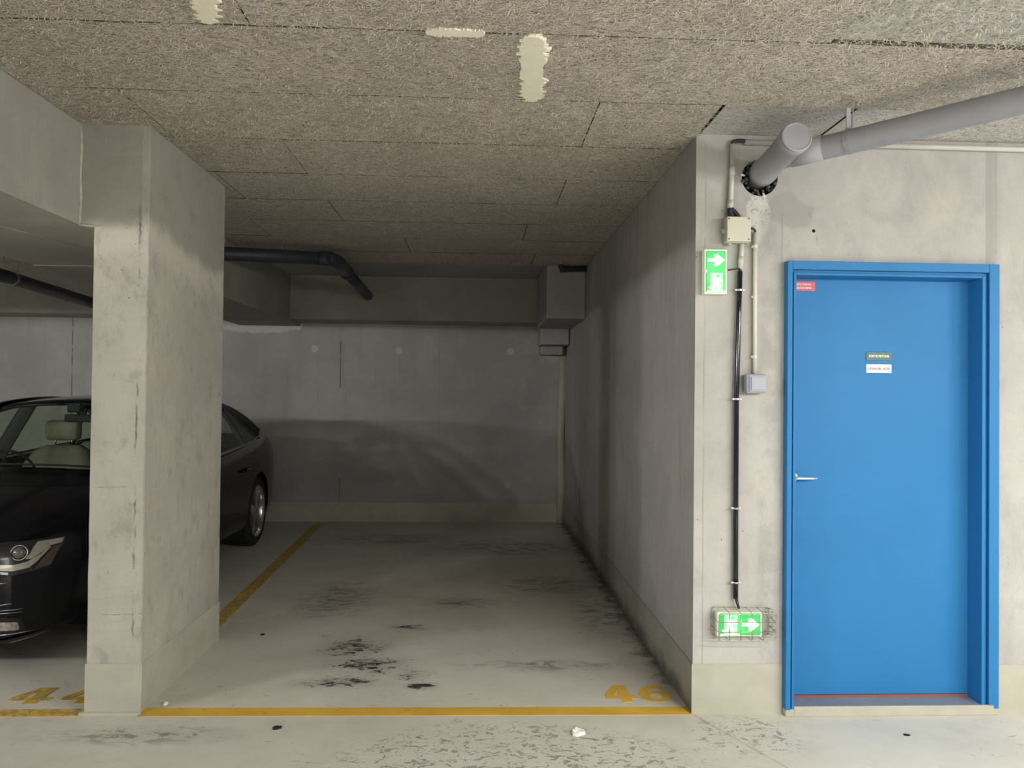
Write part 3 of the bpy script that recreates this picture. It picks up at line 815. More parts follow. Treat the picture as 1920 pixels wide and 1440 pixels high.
for z in (2.215, 1.975, 1.69):
    bm = bmesh.new(); tube(bm, [(1.3125, 3.615, z-.007), (1.3125, 3.615, z+.007)], .0118, 14); bbox(bm, 1.296, 1.304, 3.612, YW, z-.006, z+.006, .002)
    from_bm('pipe_clip', bm, M['conduit_w'], c)
sw = group_at('wall_switch', (1.315, 3.6, 1.56), 'grey-blue surface wall switch left of the blue door', 'switch')
box('switch_case', 1.262, 1.358, 3.575, YW, 1.517, 1.607, M['switch'], sw, .010, 3)
box('switch_frame', 1.272, 1.352, 3.568, 3.578, 1.524, 1.602, M['switch'], sw, .004, 2)
box('switch_rocker', 1.280, 1.344, 3.563, 3.571, 1.532, 1.594, M['switch'], sw, .003, 2)

# exit signs
def arrow(s):   # pointing right in a unit square
    return [[(.08, .42), (.42, .42), (.38, .22), (.55, .18), (.95, .5), (.55, .82), (.38, .78), (.42, .58), (.08, .58)]]
def exit_sign(name, x0, x1, z0, z1, yb, depth, label, vertical):
    g = group_at(name, ((x0+x1)/2, yb, z0), label, 'sign')
    yf = yb - depth
    box('sign_case', x0, x1, yf, yb, z0, z1, M['case'], g, .004, 2)
    box('sign_panel', x0+.007, x1-.007, yf-.004, yf+.002, z0+.008, z1-.008, M['green'], g, .004, 2)
    if vertical:
        s = x1-x0-.018
        ax, az, px, pz = x0+.009, (z0+z1)/2+.008, x0+.009, z0+.010
    else:
        s = z1-z0-.018
        px, pz, ax, az = x0+.012, z0+.009, (x0+x1)/2+.002, z0+.009
    y = yf-.0048
    shape2d('sign_arrow', [[(p[0]*s, p[1]*s) for p in L] for L in arrow(1)], onwall(ax, y, az), .001, M['glow'], g)
    # pictogram: a pale doorway, a figure running through it
    def pic(nm, L, mat, dy):
        shape2d(nm, [[(p[0]*s, p[1]*s) for p in L]], onwall(px, y-dy, pz), .0008, mat, g)
    pic('pictogram_doorway', [(.20, .0), (.86, .0), (.86, .98), (.20, .98)], M['pale_glow'], 0)
    pic('pictogram_ground', [(.02, .0), (.98, .0), (.98, .05), (.02, .05)], M['glow'], .0006)
    pic('pictogram_figure', [(.30, .60), (.42, .70), (.62, .72), (.74, .62), (.86, .60), (.86, .54), (.72, .54), (.64, .58), (.60, .42), (.72, .28), (.66, .06), (.56, .06), (.60, .26), (.46, .34), (.36, .16), (.10, .16), (.10, .24), (.32, .26), (.42, .56), (.34, .52)], M['glow'], .0012)
    pic('pictogram_head', [(.60+.075*math.cos(2*PI*k/14), .83+.075*math.sin(2*PI*k/14)) for k in range(14)], M['mid_glow'], .0012)
    # lugs at the middle of the long sides
    zc, xc = (z0+z1)/2, (x0+x1)/2
    for q in ([(x0+.003, x0+.011, zc-.007, zc+.007), (x1-.011, x1-.003, zc-.007, zc+.007)] if vertical else [(xc-.007, xc+.007, z0+.003, z0+.011), (xc-.007, xc+.007, z1-.011, z1-.003)]):
        box('cover_clip', q[0], q[1], yf-.005, yf+.004, q[2], q[3], M['case'], g, .002)
    d = bpy.data.lights.new('sign_light', 'POINT'); d.energy = .08; d.color = (.45, 1, .5); d.shadow_soft_size = .05
    l = bpy.data.objects.new('sign_light', d); l.location = ((x0+x1)/2, yf-.07, (z0+z1)/2); COL.objects.link(l)
    return g
exit_sign('exit_sign', 1.060, 1.168, 1.983, 2.193, YW, .045, 'lit green exit sign with its arrow above the running figure, high on the wall', True)
exit_sign('exit_sign', 1.133, 1.345, .377, .490, YW, .045, 'lit green exit sign in a wire cage near the floor', False)
# wire cage
cg = group_at('wire_cage', (1.26, 3.6, .36), 'wire guard cage around the low exit sign', 'cage')
def wires(name, segs, r=.0019):
    bm = bmesh.new()
    for sg in segs: tube(bm, sg, r, 6)
    from_bm(name, bm, M['wire'], cg, True)
cx0, cx1, cz0, cz1, ya, yf_ = 1.118, 1.392, .372, .506, 3.622, 3.525
def rect(x0, x1, z0, z1, y, r=.014):
    P = []
    for (cx, cz, a0) in ((x1-r, z1-r, 0), (x0+r, z1-r, 90), (x0+r, z0+r, 180), (x1-r, z0+r, 270)):
        for k in range(4):
            a = math.radians(a0 + 30*k); P.append((cx+r*math.cos(a), y, cz+r*math.sin(a)))
    return P + [P[0], P[1]]
wires('cage_rim', [rect(cx0, cx1, cz0, cz1, ya)], .0022)
wires('cage_front', [rect(cx0+.004, cx1-.004, cz0+.004, cz1-.004, yf_)], .0022)
for z in (.416, .460):
    wires('cage_wire', [[(cx0, ya, z), (cx0+.003, yf_, z), (cx1-.003, yf_, z), (cx1, ya, z), (cx1+.02, 3.62, z-.004)]])
for x in (1.172, 1.224, 1.277, 1.330):
    wires('cage_wire', [[(x, ya, cz1), (x, yf_, cz1-.004), (x, yf_, cz0+.004), (x, ya, cz0)]])
wires('cage_rim', [rect(cx0+.002, cx1-.002, cz0+.002, cz1-.002, (ya+yf_)/2)])
wires('cage_bracket', [[(1.385, ya, .50), (1.40, 3.60, .50), (1.402, 3.60, .38), (1.385, ya, .38)], [(1.365, ya, .495), (1.385, 3.58, .46), (1.41, 3.6, .448)], [(1.37, ya, .39), (1.39, 3.58, .40), (1.412, 3.6, .405)]])

# ------------------------------------------------------------------ drain pipe on the right
dp = group_at('drain_pipe', (1.34, 3.4, 2.57), 'thick grey plastic drain pipe leaving the wall below the ceiling', 'pipe')
ax0, ax1 = Vector((1.338, 3.72, 2.546)), Vector((1.339, 3.205, 2.603))
dr = (ax1-ax0).normalized()
bm = bmesh.new(); L = (ax1-ax0).length
lathe(bm, [(0, .053), (.12, .053), (.125, .063), (.16, .064), (.17, .060), (L-.055, .060), (L-.05, .0665), (L-.012, .0665), (L-.008, .062)], ax0, dr, 40)
from_bm('pipe_socket', bm, M['pvc'], dp, True)
bm = bmesh.new(); lathe(bm, [(L-.012, .060), (L-.001, .0655), (L+.003, .0655), (L+.006, .060), (L+.003, .0555), (L+.0025, .0)], ax0, dr, 40)
o = from_bm('cleaning_cap', bm, M['pvc'], dp); o['label'] = 'round screw cap on the end of the branch'
st = ax0 + dr*.30
d45 = (Vector((1.994, 2.74, 2.602)) - Vector((1.599, 3.212, 2.6))).normalized()
A = Vector((1.54, 3.283, 2.598))
bm = bmesh.new()
tube(bm, [st, st+(A-st)*.5, A, A+d45*.6, A+d45*3.6], .0515, 28)
from_bm('branch_pipe', bm, M['pvc'], dp, True)
bm = bmesh.new(); tube(bm, [st+(A-st)*.25, st+(A-st)*.8], .0555, 28); from_bm('branch_socket', bm, M['pvc'], dp, True)
# strap hanger
hc = A + d45*.045
hc = Vector((1.583, 3.232, 2.599))
bm = bmesh.new(); lathe(bm, [(-.010, .052), (-.010, .0545), (.010, .0545), (.010, .052)], hc, d45, 32, True)
o = from_bm('pipe_strap', bm, M['zinc'], dp)
bm = bmesh.new(); tube(bm, [hc+Vector((-.01, -.005, .053)), hc+Vector((-.012, -.008, .143))], .0015, 8, True, [(-6, -2), (6, -2), (6, 2), (-6, 2)])
tube(bm, [hc+Vector((.008, 0, .05)), hc+Vector((.012, 0, .143))], .0035, 8)
from_bm('hanger_rod', bm, M['zinc'], dp)
# the ragged hole behind it: dark disc for its inner shade, mortar, two spacers
bm = bmesh.new(); lathe(bm, [(.0, .088), (.0, .02), (.02, .02), (.02, .087)], (1.338, 3.72, 2.549), (0, 1, 0), 28)
ph = from_bm('pipe_hole_shade', bm, M['hole']); ph.parent = wf
random.seed(21)
bm = bmesh.new()
for k in range(34):
    a = random.uniform(PI*.75, PI*2.05); r = random.uniform(.060, .088)
    mt = Matrix.Translation((1.338+r*math.cos(a), random.uniform(3.625, 3.66), 2.549+r*math.sin(a))) @ Matrix.Diagonal((1, .8, 1, 1)) @ Matrix.Rotation(random.random()*3, 4, 'Y')
    bmesh.ops.create_icosphere(bm, subdivisions=1, radius=random.uniform(.005, .013), matrix=mt)
mo = from_bm('hole_mortar', bm, M['mortar']); mo.parent = wf; mo['kind'] = 'stuff'
for (x, z, dx, dz) in ((1.262, 2.556, -.022, .001), (1.352, 2.474, .003, -.024)):
    t = tube_obj('wall_spacer', [(x, 3.624, z), (x+dx, 3.612, z+dz)], .0045, M['case'])
    props(t, 'stubby white spacer at the ' + ('left' if dx < 0 else 'lower') + ' rim of the pipe hole', 'spacer')

# pipes deep in the bays
bp = group_at('bay_drain_pipe', (-1.5, 6.5, 2.6), 'grey drain pipe coloured dark for shade, under the ceiling deep in the empty bay', 'pipe')
tube_obj('pipe_run', [(-3.2, 6.15, 2.62), (-1.235, 6.50, 2.615)], .056, M['pvc_shaded'], bp, 24)
tube_obj('pipe_elbow', [(-1.33, 6.48, 2.615), (-1.24, 6.50, 2.615), (-1.20, 6.62, 2.61), (-1.20, 7.0, 2.60)], .060, M['pvc_shaded'], bp, 24)
tube_obj('pipe_branch', [(-1.20, 6.9, 2.602), (-1.222, 8.62, 2.572)], .052, M['pvc_shaded'], bp, 24)
tube_obj('pipe_collar', [(-1.205, 7.1, 2.597), (-1.206, 7.18, 2.596)], .062, M['pvc_shaded'], bp, 24)
for (x, y) in ((-1.62, 6.43), (-1.16, 7.6)):
    tube_obj('hanger_rod', [(x, y, 2.66), (x-.008, y, ZC)], .0032, M['steel'], bp, 6)
lp = group_at('car_bay_drain_pipe', (-4.4, 7.5, 2.55), 'drain pipe coloured dark for shade, under the ceiling above the car', 'pipe')
tube_obj('pipe_run', [(-3.82, 5.0, 2.458), (-3.98, 6.6, 2.45), (-4.175, 8.62, 2.44)], .056, M['pvc_shaded'], lp, 24)
bm = bmesh.new(); lathe(bm, [(-.012, .056), (-.012, .06), (.012, .06), (.012, .056)], (-3.999, 6.8, 2.449), (-.097, 1, -.005), 24, True)
tube(bm, [(-4.05, 6.8, 2.48), (-4.08, 6.8, ZC-.003)], .004, 6); tube(bm, [(-3.95, 6.8, 2.48), (-3.92, 6.8, ZC-.003)], .004, 6)
from_bm('pipe_strap', bm, M['zinc'], lp)
sp = group_at('corner_waste_pipe', (.9, 7.36, 2.6), 'small elbow pipe coloured dark for shade, under the ceiling at the corner casing', 'pipe')
tube_obj('pipe_run', [(.782, 7.33, ZC+.01), (.782, 7.33, 2.72), (.79, 7.33, 2.705), (.81, 7.33, 2.70), (XW, 7.33, 2.705)], .026, M['pvc_shaded'], sp, 16)
tube_obj('pipe_collar', [(.775, 7.33, 2.699), (.83, 7.33, 2.699)], .031, M['pvc_shaded'], sp, 16)

# ------------------------------------------------------------------ litter on the floor
def scrap(name, x, y, rx, ry, mat, label, cat, seed, h=.012, ring=False):
    rnd = random.Random(seed); bm = bmesh.new(); n = 18
    top, bot, inn = [], [], []
    for k in range(n):
        a = 2*PI*k/n; q = .75+.4*rnd.random()
        bot.append(bm.verts.new((x+rx*q*math.cos(a), y+ry*q*math.sin(a), .0005)))
        top.append(bm.verts.new((x+rx*q*.82*math.cos(a), y+ry*q*.82*math.sin(a), h*(.5+.6*rnd.random()))))
        inn.append(bm.verts.new((x+rx*.3*math.cos(a), y+ry*.3*math.sin(a), h*(.15 if ring else .8)+.002*rnd.random())))
    for k in range(n):
        j = (k+1) % n
        bm.faces.new((bot[k], bot[j], top[j], top[k])); bm.faces.new((top[k], top[j], inn[j], inn[k]))
    bm.faces.new(inn); bm.faces.new(bot[::-1])
    return props(from_bm(name, bm, mat), label, cat)
scrap('paper_scrap', .462, 3.433, .030, .034, M['paper'], 'crumpled white paper scrap on the aisle floor', 'litter', 2, .016, True)
scrap('dark_scrap', -.876, 3.515, .022, .020, M['leaf'], 'small black scrap in front of the empty bay', 'litter', 4, .006)
scrap('dark_scrap', 1.929, 3.385, .017, .012, M['leaf'], 'small black oval scrap in front of the blue door', 'litter', 9, .004)
scrap('dark_scrap', -1.31, 4.86, .016, .016, M['leaf'], 'tiny black scrap inside the empty bay near the pillar', 'litter', 12, .006)
scrap('mortar_crumb', -1.475, 3.79, .012, .02, M['paper'], 'white crumb on the floor beside the pillar foot', 'litter', 6, .01)


# ------------------------------------------------------------------ the parked car
M['body'] = plain('black_car_paint', (.002, .0025, .008), .16, vary=.1, spec=.3, coat=.18)
M['trim_b'] = plain('black_car_trim', (.010, .010, .013), .55)
M['chrome'] = plain('bright_trim', (.72, .73, .74), .14, metal=1.0, vary=.03)
M['satin'] = plain('satin_trim', (.55, .56, .57), .28, metal=.9, vary=.05)
M['lamp'] = plain('lamp_reflector', (.62, .60, .54), .3, metal=.35, vary=.25, nscale=30)
M['lamp_dark'] = plain('lamp_bezel', (.045, .045, .05), .25, metal=.3)
M['lens'] = plain('projector_lens', (.10, .105, .11), .08, spec=.8)
M['fog'] = plain('bright_fog_lamp', (.75, .74, .75), .22, metal=.7, vary=.6, nscale=60)
M['violet'] = plain('violet_grey_blade', (.42, .40, .52), .25, metal=.8)
M['amber'] = plain('side_reflector', (.12, .09, .09), .3)
M['tyre'] = plain('tyre_rubber', (.013, .013, .014), .8)
M['rim'] = plain('alloy', (.62, .63, .66), .22, metal=.9, vary=.05)
M['disc'] = plain('brake_disc', (.12, .12, .12), .4, metal=.7)
M['seat'] = plain('beige_leather', (.27, .26, .20), .6, vary=.12)
M['dash'] = plain('dark_dashboard', (.02, .022, .026), .7)
M['liner'] = plain('dark_cabin_lining', (.035, .036, .034), .85)
M['red'] = plain('rear_lamp_red', (.25, .01, .012), .2)
def glass_mat():
    n = N('tinted_car_glass'); t = n.t
    tr = t.nodes.new('ShaderNodeBsdfTransparent'); tr.inputs[0].default_value = (.74, .80, .73, 1)
    gl = t.nodes.new('ShaderNodeBsdfGlossy'); gl.inputs['Roughness'].default_value = .03; gl.inputs[0].default_value = (.9, .95, 1, 1)
    fr = t.nodes.new('ShaderNodeLayerWeight'); fr.inputs[0].default_value = .5
    mx = t.nodes.new('ShaderNodeMixShader')
    fz = n.math('ADD', n.math('MULTIPLY', n.math('POWER', fr.outputs['Facing'], 5.0), .45), .035)
    t.links.new(fz, mx.inputs[0]); t.links.new(tr.outputs[0], mx.inputs[1]); t.links.new(gl.outputs[0], mx.inputs[2])
    t.links.new(mx.outputs[0], t.nodes['Material Output'].inputs[0])
    return n.m
M['glass'] = glass_mat()

CX, CY = -3.02, 4.03            # nose centre of the car on the floor
car = group_at('car', (CX, CY+2.3, 0), 'black saloon car with beige seats parked behind the concrete pillar', 'car')
def cw(p): return Vector((CX+p[0], CY+p[1], p[2]))
def interp(tab, y):
    """Catmull-Rom through rows (y, a, b, ...)"""
    n = len(tab)
    for i in range(n-1):
        if y <= tab[i+1][0] or i == n-2:
            p1, p2 = tab[i], tab[i+1]; p0 = tab[max(i-1, 0)]; p3 = tab[min(i+2, n-1)]
            h = p2[0]-p1[0]; t = min(max((y-p1[0])/h, 0), 1)
            r = []
            for k in range(1, len(p1)):
                m1 = (p2[k]-p0[k])/max(p2[0]-p0[0], 1e-6)*h; m2 = (p3[k]-p1[k])/max(p3[0]-p1[0], 1e-6)*h
                r.append((2*t**3-3*t**2+1)*p1[k]+(t**3-2*t**2+t)*m1+(-2*t**3+3*t**2)*p2[k]+(t**3-t**2)*m2)
            return r
# y, half width, shoulder z, centre-top z, bottom z
TAB = [(0, .50, .66, .68, .24), (.04, .60, .675, .70, .20), (.12, .68, .69, .735, .175), (.26, .745, .715, .78, .165), (.45, .80, .75, .83, .165), (.7, .85, .80, .885, .17),
       (1.0, .885, .855, .94, .18), (1.3, .90, .90, .985, .19), (1.8, .905, .925, 1.0, .19), (2.5, .91, .95, 1.02, .19), (3.2, .91, .985, 1.05, .19), (3.7, .905, 1.01, 1.07, .19),
       (4.1, .885, 1.025, 1.085, .20), (4.4, .84, 1.02, 1.085, .22), (4.6, .78, .995, 1.06, .25), (4.72, .70, .95, 1.01, .29), (4.80, .56, .88, .93, .34)]
ys = [0, .015, .04, .08, .13, .2, .28, .37, .48, .6, .72, .85, .98, 1.12, 1.27, 1.279] + [1.4+.1*k for k in range(27)] + [4.055, 4.063, 4.15, 4.25, 4.35, 4.45, 4.54, 4.61, 4.67, 4.72, 4.76, 4.80]
bm = bmesh.new(); rings = []
for y in ys:
    w, zs, zc, zb = interp(TAB, y)
    cabin = 1.275 < y < 4.06
    H = zs-zb
    half = [(0, zb), (w*.55, zb), (w*.86, zb+.005), (w*.955, zb+.05), (w*.985, zb+.14), (w*.992, zb+H*.36), (w, zb+H*.52), (w*.998, zb+H*.68), (w*.985, zb+H*.80), (w*.965, zb+H*.90), (w*.935, zb+H*.965), (w*.895, zs+.004)]
    if cabin:
        half += [(w*.860, zs-.004), (w*.845, zs-.03), (w*.84, .60), (w*.78, .34), (w*.4, .33), (0, .33)]
    else:
        d = zc-zs
        half += [(w*.86, zs+d*.16), (w*.80, zs+d*.34), (w*.68, zs+d*.60), (w*.5, zs+d*.80), (w*.25, zs+d*.95), (0, zc)]
    pts = [(x, z) for x, z in half] + [(-x, z) for x, z in half[-2:0:-1]]
    rings.append([bm.verts.new(cw((x, y, z))) for x, z in pts])
m = len(rings[0])
for a, b in zip(rings, rings[1:]):
    for k in range(m): bm.faces.new((a[k], a[(k+1) % m], b[(k+1) % m], b[k]))
bm.faces.new(rings[0][::-1]); bm.faces.new(rings[-1])
body = from_bm('car_body', bm, M['body'], car)
WY = (1.02, 3.66); WR = .335
cuts = []
for wy in WY:
    b = bmesh.new(); lathe(b, [(-1.2, .385), (1.2, .385)], cw((0, wy, .33)), (1, 0, 0), 40)
    cuts.append(from_bm('cut', b, None))
bvh_src = body.data.copy()
boolean(body, cuts)
for p in body.data.polygons: p.use_smooth = True
try: body.data.set_sharp_from_angle(angle=math.radians(32))
except Exception: pass
bb = bmesh.new(); bb.from_mesh(bvh_src); BV = BVHTree.FromBMesh(bb)
# wheel-arch liners
for wy in WY:
    for sx in (-1, 1):
        bm = bmesh.new(); lathe(bm, [(.50, .384), (.86, .384), (.86, .378), (.505, .378), (.505, .0), (.50, .0)], cw((0, wy, .33)), (sx, 0, 0), 40)
        bmesh.ops.delete(bm, geom=[v for v in bm.verts if v.co.z < .10], context='VERTS')
        from_bm('arch_liner', bm, M['trim_b'], car)

# greenhouse curves (right-hand half; the other side is mirrored)
RAIL = [(1.20, .825, .925), (1.45, .765, 1.09), (1.75, .70, 1.255), (2.05, .645, 1.365), (2.35, .61, 1.405), (2.75, .60, 1.415), (3.1, .605, 1.395), (3.45, .63, 1.335), (3.75, .665, 1.23), (3.95, .70, 1.13), (4.10, .735, 1.05)]
BELT = [(1.20, .825, .915), (1.6, .835, .925), (2.2, .84, .945), (2.8, .84, .965), (3.3, .825, .99), (3.7, .80, 1.01), (4.0, .765, 1.035), (4.10, .745, 1.045)]
def rail(y, s=1): q = interp(RAIL, y); return Vector((s*q[0], y, q[1]))
def belt(y, s=1): q = interp(BELT, y); return Vector((s*q[0], y, q[1]))
def grid(name, fn, nu, nv, mat, parent=car, thick=0, smooth=True):
    bm = bmesh.new()
    g = [[bm.verts.new(cw(fn(u/nu, v/nv))) for v in range(nv+1)] for u in range(nu+1)]
    for i in range(nu):
        for j in range(nv): bm.faces.new((g[i][j], g[i+1][j], g[i+1][j+1], g[i][j+1]))
    if thick:
        bmesh.ops.recalc_face_normals(bm, faces=bm.faces)
        bmesh.ops.solidify(bm, geom=bm.faces[:], thickness=thick)
    return from_bm(name, bm, mat, parent, smooth)
def roof_pt(u, v):
    y = 2.02 + 1.52*u; s = 2*v-1; q = rail(y)
    return Vector((q.x*s, y - .10*(1-s*s)*(1-u)*1.0, q.z + .045*(1-s*s)))
grid('roof', roof_pt, 14, 12, M['body'], thick=.02)
def ws_pt(u, v):
    s = 2*v-1; lo = Vector((.80*s, 1.20-.20*(1-s*s), .935+.05*(1-s*s))); q = rail(2.04); hi = Vector((q.x*s, 2.04-.10*(1-s*s), q.z+.045*(1-s*s)))
    p = lo.lerp(hi, u); p.z += .035*math.sin(PI*u); return p
grid('windscreen', ws_pt, 10, 12, M['glass'])
def rw_pt(u, v):
    s = 2*v-1; q = rail(3.52); hi = Vector((q.x*s, 3.52, q.z+.042*(1-s*s))); lo = Vector((.70*s, 4.12+.10*(1-s*s), 1.05+.04*(1-s*s)))
    p = hi.lerp(lo, u); p.z += .02*math.sin(PI*u); return p
grid('rear_window', rw_pt, 8, 12, M['glass'])
sec = [(-1.0, -1.0), (1.0, -1.0), (1.0, 1.0), (-1.0, 1.0)]
for s in (-1, 1):
    yy = [1.20+.06*k for k in range(49)]
    def sw(name, pts, r, mat, sc=sec, par=car):
        bm = bmesh.new(); tube(bm, [cw(p) for p in pts], r, 4, True, sc); return from_bm(name, bm, mat, par)
    sw('window_frame', [rail(y, s) - Vector((s*.006, 0, .008)) for y in yy], [.034 if y < 3.4 else .034+.03*min(1, (y-3.4)/.5) for y in yy], M['body'], [(-.7, -1), (.7, -1), (.7, 1), (-.7, 1)])
    # side glazing in three pieces
    for nm, a0, a1, t0, t1 in (('front_side_window', 1.34, 2.30, 1.50, 2.36), ('rear_side_window', 2.42, 3.42, 2.48, 3.30), ('quarter_window', 3.50, 4.02, 3.40, 3.94)):
        grid(nm, lambda u, v: belt(a0+(a1-a0)*u, s).lerp(rail(t0+(t1-t0)*u, s), v), 10, 4, M['glass'])
    for nm, yb, yt, w in (('centre_pillar', 2.36, 2.42, .05), ('rear_pillar', 3.46, 3.34, .026)):
        sw(nm, [belt(yb, s)-Vector((s*.01, 0, .02)), belt(yb, s).lerp(rail(yt, s), .5)-Vector((s*.012, 0, 0)), rail(yt, s)-Vector((s*.014, 0, 0))], w, M['trim_b'], [(-.3, -1), (.3, -1), (.3, 1), (-.3, 1)] if s else sec)
    o = sw('window_trim', [belt(y, s)+Vector((s*.008, 0, .004)) for y in [1.3+.09*k for k in range(31)]], .008, M['satin'], [(-.8, -1), (.8, -1), (.8, 1), (-.8, 1)])
    # door seams, handle and mirror
    for hy in (2.15, 3.15):
        bm = bmesh.new(); p, nn, i, d = BV.ray_cast(cw((s*2, hy, .78)), Vector((-s, 0, 0)))
        if p:
            tube(bm, [p+Vector((0, -.09, 0)), p+Vector((s*.03, -.07, .004)), p+Vector((s*.03, .07, .008)), p+Vector((0, .09, .006))], .012, 8)
            from_bm('outer_handle', bm, M['body'], car, True)
    bm = bmesh.new()
    bmesh.ops.create_uvsphere(bm, u_segments=20, v_segments=12, radius=1, matrix=Matrix.Translation(cw((s*1.01, 1.52, .985))) @ Matrix.Diagonal((.115, .07, .075, 1)))
    tube(bm, [cw((s*.85, 1.50, .93)), cw((s*.94, 1.52, .95))], .02, 8)
    from_bm('wing_mirror', bm, M['body'], car, True)

# patches laid on the body shell, given as (sideways, height) outlines seen from the front
def patch(name, outline, mat, lift=.004, fan=(0, 1, 0), parent=car, res=.02, dy0=-1.0):
    """outline filled with a fine grid, dropped onto the shell along the fan direction"""
    L = [Vector(p) for p in outline]
    def inside(x, y):
        c = False
        for i in range(len(L)):
            a, b = L[i], L[i-1]
            if (a.y > y) != (b.y > y) and x < (b.x-a.x)*(y-a.y)/(b.y-a.y)+a.x: c = not c
        return c
    cu = bpy.data.curves.new('t', 'CURVE'); cu.dimensions = '2D'; cu.fill_mode = 'FRONT'
    # densify the outline so the patch follows the curved shell
    D = []
    for i in range(len(L)):
        a, b = L[i], L[(i+1) % len(L)]; k = max(1, int((b-a).length/res))
        D += [a.lerp(b, j/k) for j in range(k)]
    sp = cu.splines.new('POLY'); sp.points.add(len(D)-1); sp.use_cyclic_u = True
    for p, q in zip(sp.points, D): p.co = (q.x, q.y, 0, 1)
    t = bpy.data.objects.new('t', cu); COL.objects.link(t); me = bpy.data.meshes.new_from_object(t)
    bpy.data.objects.remove(t); bpy.data.curves.remove(cu)
    bm = bmesh.new(); bm.from_mesh(me); bpy.data.meshes.remove(me)
    x0, x1 = min(p.x for p in L), max(p.x for p in L)
    k = int((x1-x0)/res)
    for i in range(1, k+1):
        bmesh.ops.bisect_plane(bm, geom=bm.verts[:]+bm.edges[:]+bm.faces[:], plane_co=(x0+(x1-x0)*i/(k+1), 0, 0), plane_no=(1, 0, 0))
    z0, z1 = min(p.y for p in L), max(p.y for p in L); k = int((z1-z0)/res)
    for i in range(1, k+1):
        bmesh.ops.bisect_plane(bm, geom=bm.verts[:]+bm.edges[:]+bm.faces[:], plane_co=(0, z0+(z1-z0)*i/(k+1), 0), plane_no=(0, 1, 0))
    fd = Vector(fan).normalized()
    for v in bm.verts:
        st = cw((v.co.x, dy0, v.co.y)); p, nn, i, d = BV.ray_cast(st, fd)
        if p is None: p, nn, i, d = BV.find_nearest(cw((v.co.x, .2, v.co.y)))
        v.co = p + nn*lift if nn.y < .5 else p
    me = bpy.data.meshes.new(name); bm.to_mesh(me); bm.free()
    return put(name, me, mat, parent, True)
def onbody(x, z, lift=.006):
    p, nn, i, d = BV.ray_cast(cw((x, -1, z)), Vector((0, 1, 0)))
    if p is None: p, nn, i, d = BV.find_nearest(cw((x, .2, z)))
    return p + nn*lift, nn
def trimline(name, pts, r, mat, parent=car, n=6):
    P = []
    for (xa, za), (xb, zb) in zip(pts, pts[1:]):
        k = max(2, int(abs(xb-xa)/.03)+2)
        for i in range(k): P.append(onbody(xa+(xb-xa)*i/k, za+(zb-za)*i/k, r*.6)[0])
    P.append(onbody(*pts[-1], r*.6)[0])
    bm = bmesh.new(); tube(bm, P, r, n); return from_bm(name, bm, mat, parent, True)
for s in (1, -1):
    M2 = lambda L: [(s*x, z) for x, z in L]
    hl = patch('headlight', M2([(.42, .682), (.473, .688), (.572, .701), (.679, .696), (.747, .688), (.752, .66), (.740, .581), (.734, .553), (.696, .546), (.638, .541), (.572, .555), (.473, .585), (.42, .60)]), M['lamp_dark'], .004)
    def sub(name, L, mat, lift):
        o = patch(name, M2(L), mat, lift, parent=None, res=.012); o.parent = hl; return o
    sub('lamp_reflector', [(.681, .686), (.745, .683), (.744, .662), (.720, .658), (.706, .634), (.684, .609), (.668, .612), (.676, .639)], M['lamp'], .009)
    sub('lamp_reflector', [(.44, .640), (.489, .624), (.572, .605), (.638, .592), (.674, .599), (.704, .626), (.716, .654), (.724, .652), (.703, .597), (.681, .568), (.638, .563), (.572, .577), (.489, .599), (.44, .615)], M['lamp'], .009)
    o = sub('side_reflector', [(.728, .650), (.746, .657), (.734, .562), (.694, .556), (.711, .600)], M['amber'], .010)
    sub('lamp_strip', [(.44, .607), (.489, .594), (.622, .559), (.622, .547), (.489, .583), (.44, .596)], M['chrome'], .011)
    c0, nn = onbody(s*.648, .648, .0)
    ax = (nn + Vector((0, -1.2, 0))).normalized(); c0 = c0 + ax*.012
    bm = bmesh.new(); lathe(bm, [(-.02, .031), (.006, .034), (.012, .037), (.004, .041), (-.02, .041)], c0, ax, 32, True)
    o = from_bm('lens_ring', bm, M['chrome'], None, True); o.parent = hl
    bm = bmesh.new(); lathe(bm, [(-.02, .033), (.004, .032), (.012, .026), (.018, .014), (.020, .002)], c0, ax, 28)
    o = from_bm('lens', bm, M['lens'], None, True); o.parent = hl
    # bumper: side intake with bright lamp strip, blades and lips
    it = patch('side_intake', M2([(.42, .39), (.473, .374), (.664, .316), (.668, .237), (.473, .262), (.42, .27)]), M['trim_b'], .004)
    o = patch('fog_lamp', M2([(.44, .340), (.506, .329), (.635, .302), (.651, .298), (.651, .255), (.635, .256), (.506, .285), (.44, .30)]), M['fog'], .009, parent=None); o.parent = it
    for pts, r, mat in (([(.42, .522), (.506, .515), (.622, .506)], .0024, M['chrome']), ([(.42, .40), (.506, .396), (.638, .398)], .0042, M['violet']), ([(.44, .384), (.522, .377), (.671, .360)], .0020, M['satin']),
                        ([(.44, .372), (.522, .364), (.668, .344)], .0018, M['satin']), ([(.42, .262), (.506, .252), (.684, .230)], .0036, M['chrome']), ([(.42, .182), (.572, .176), (.690, .178)], .0026, M['satin'])):
        trimline('bumper_trim', M2(pts), r, mat)
    o = patch('front_lip', M2([(0.02, .215), (.5, .212), (.68, .214), (.70, .195), (.6, .188), (0.02, .188)]), M['trim_b'], .008)
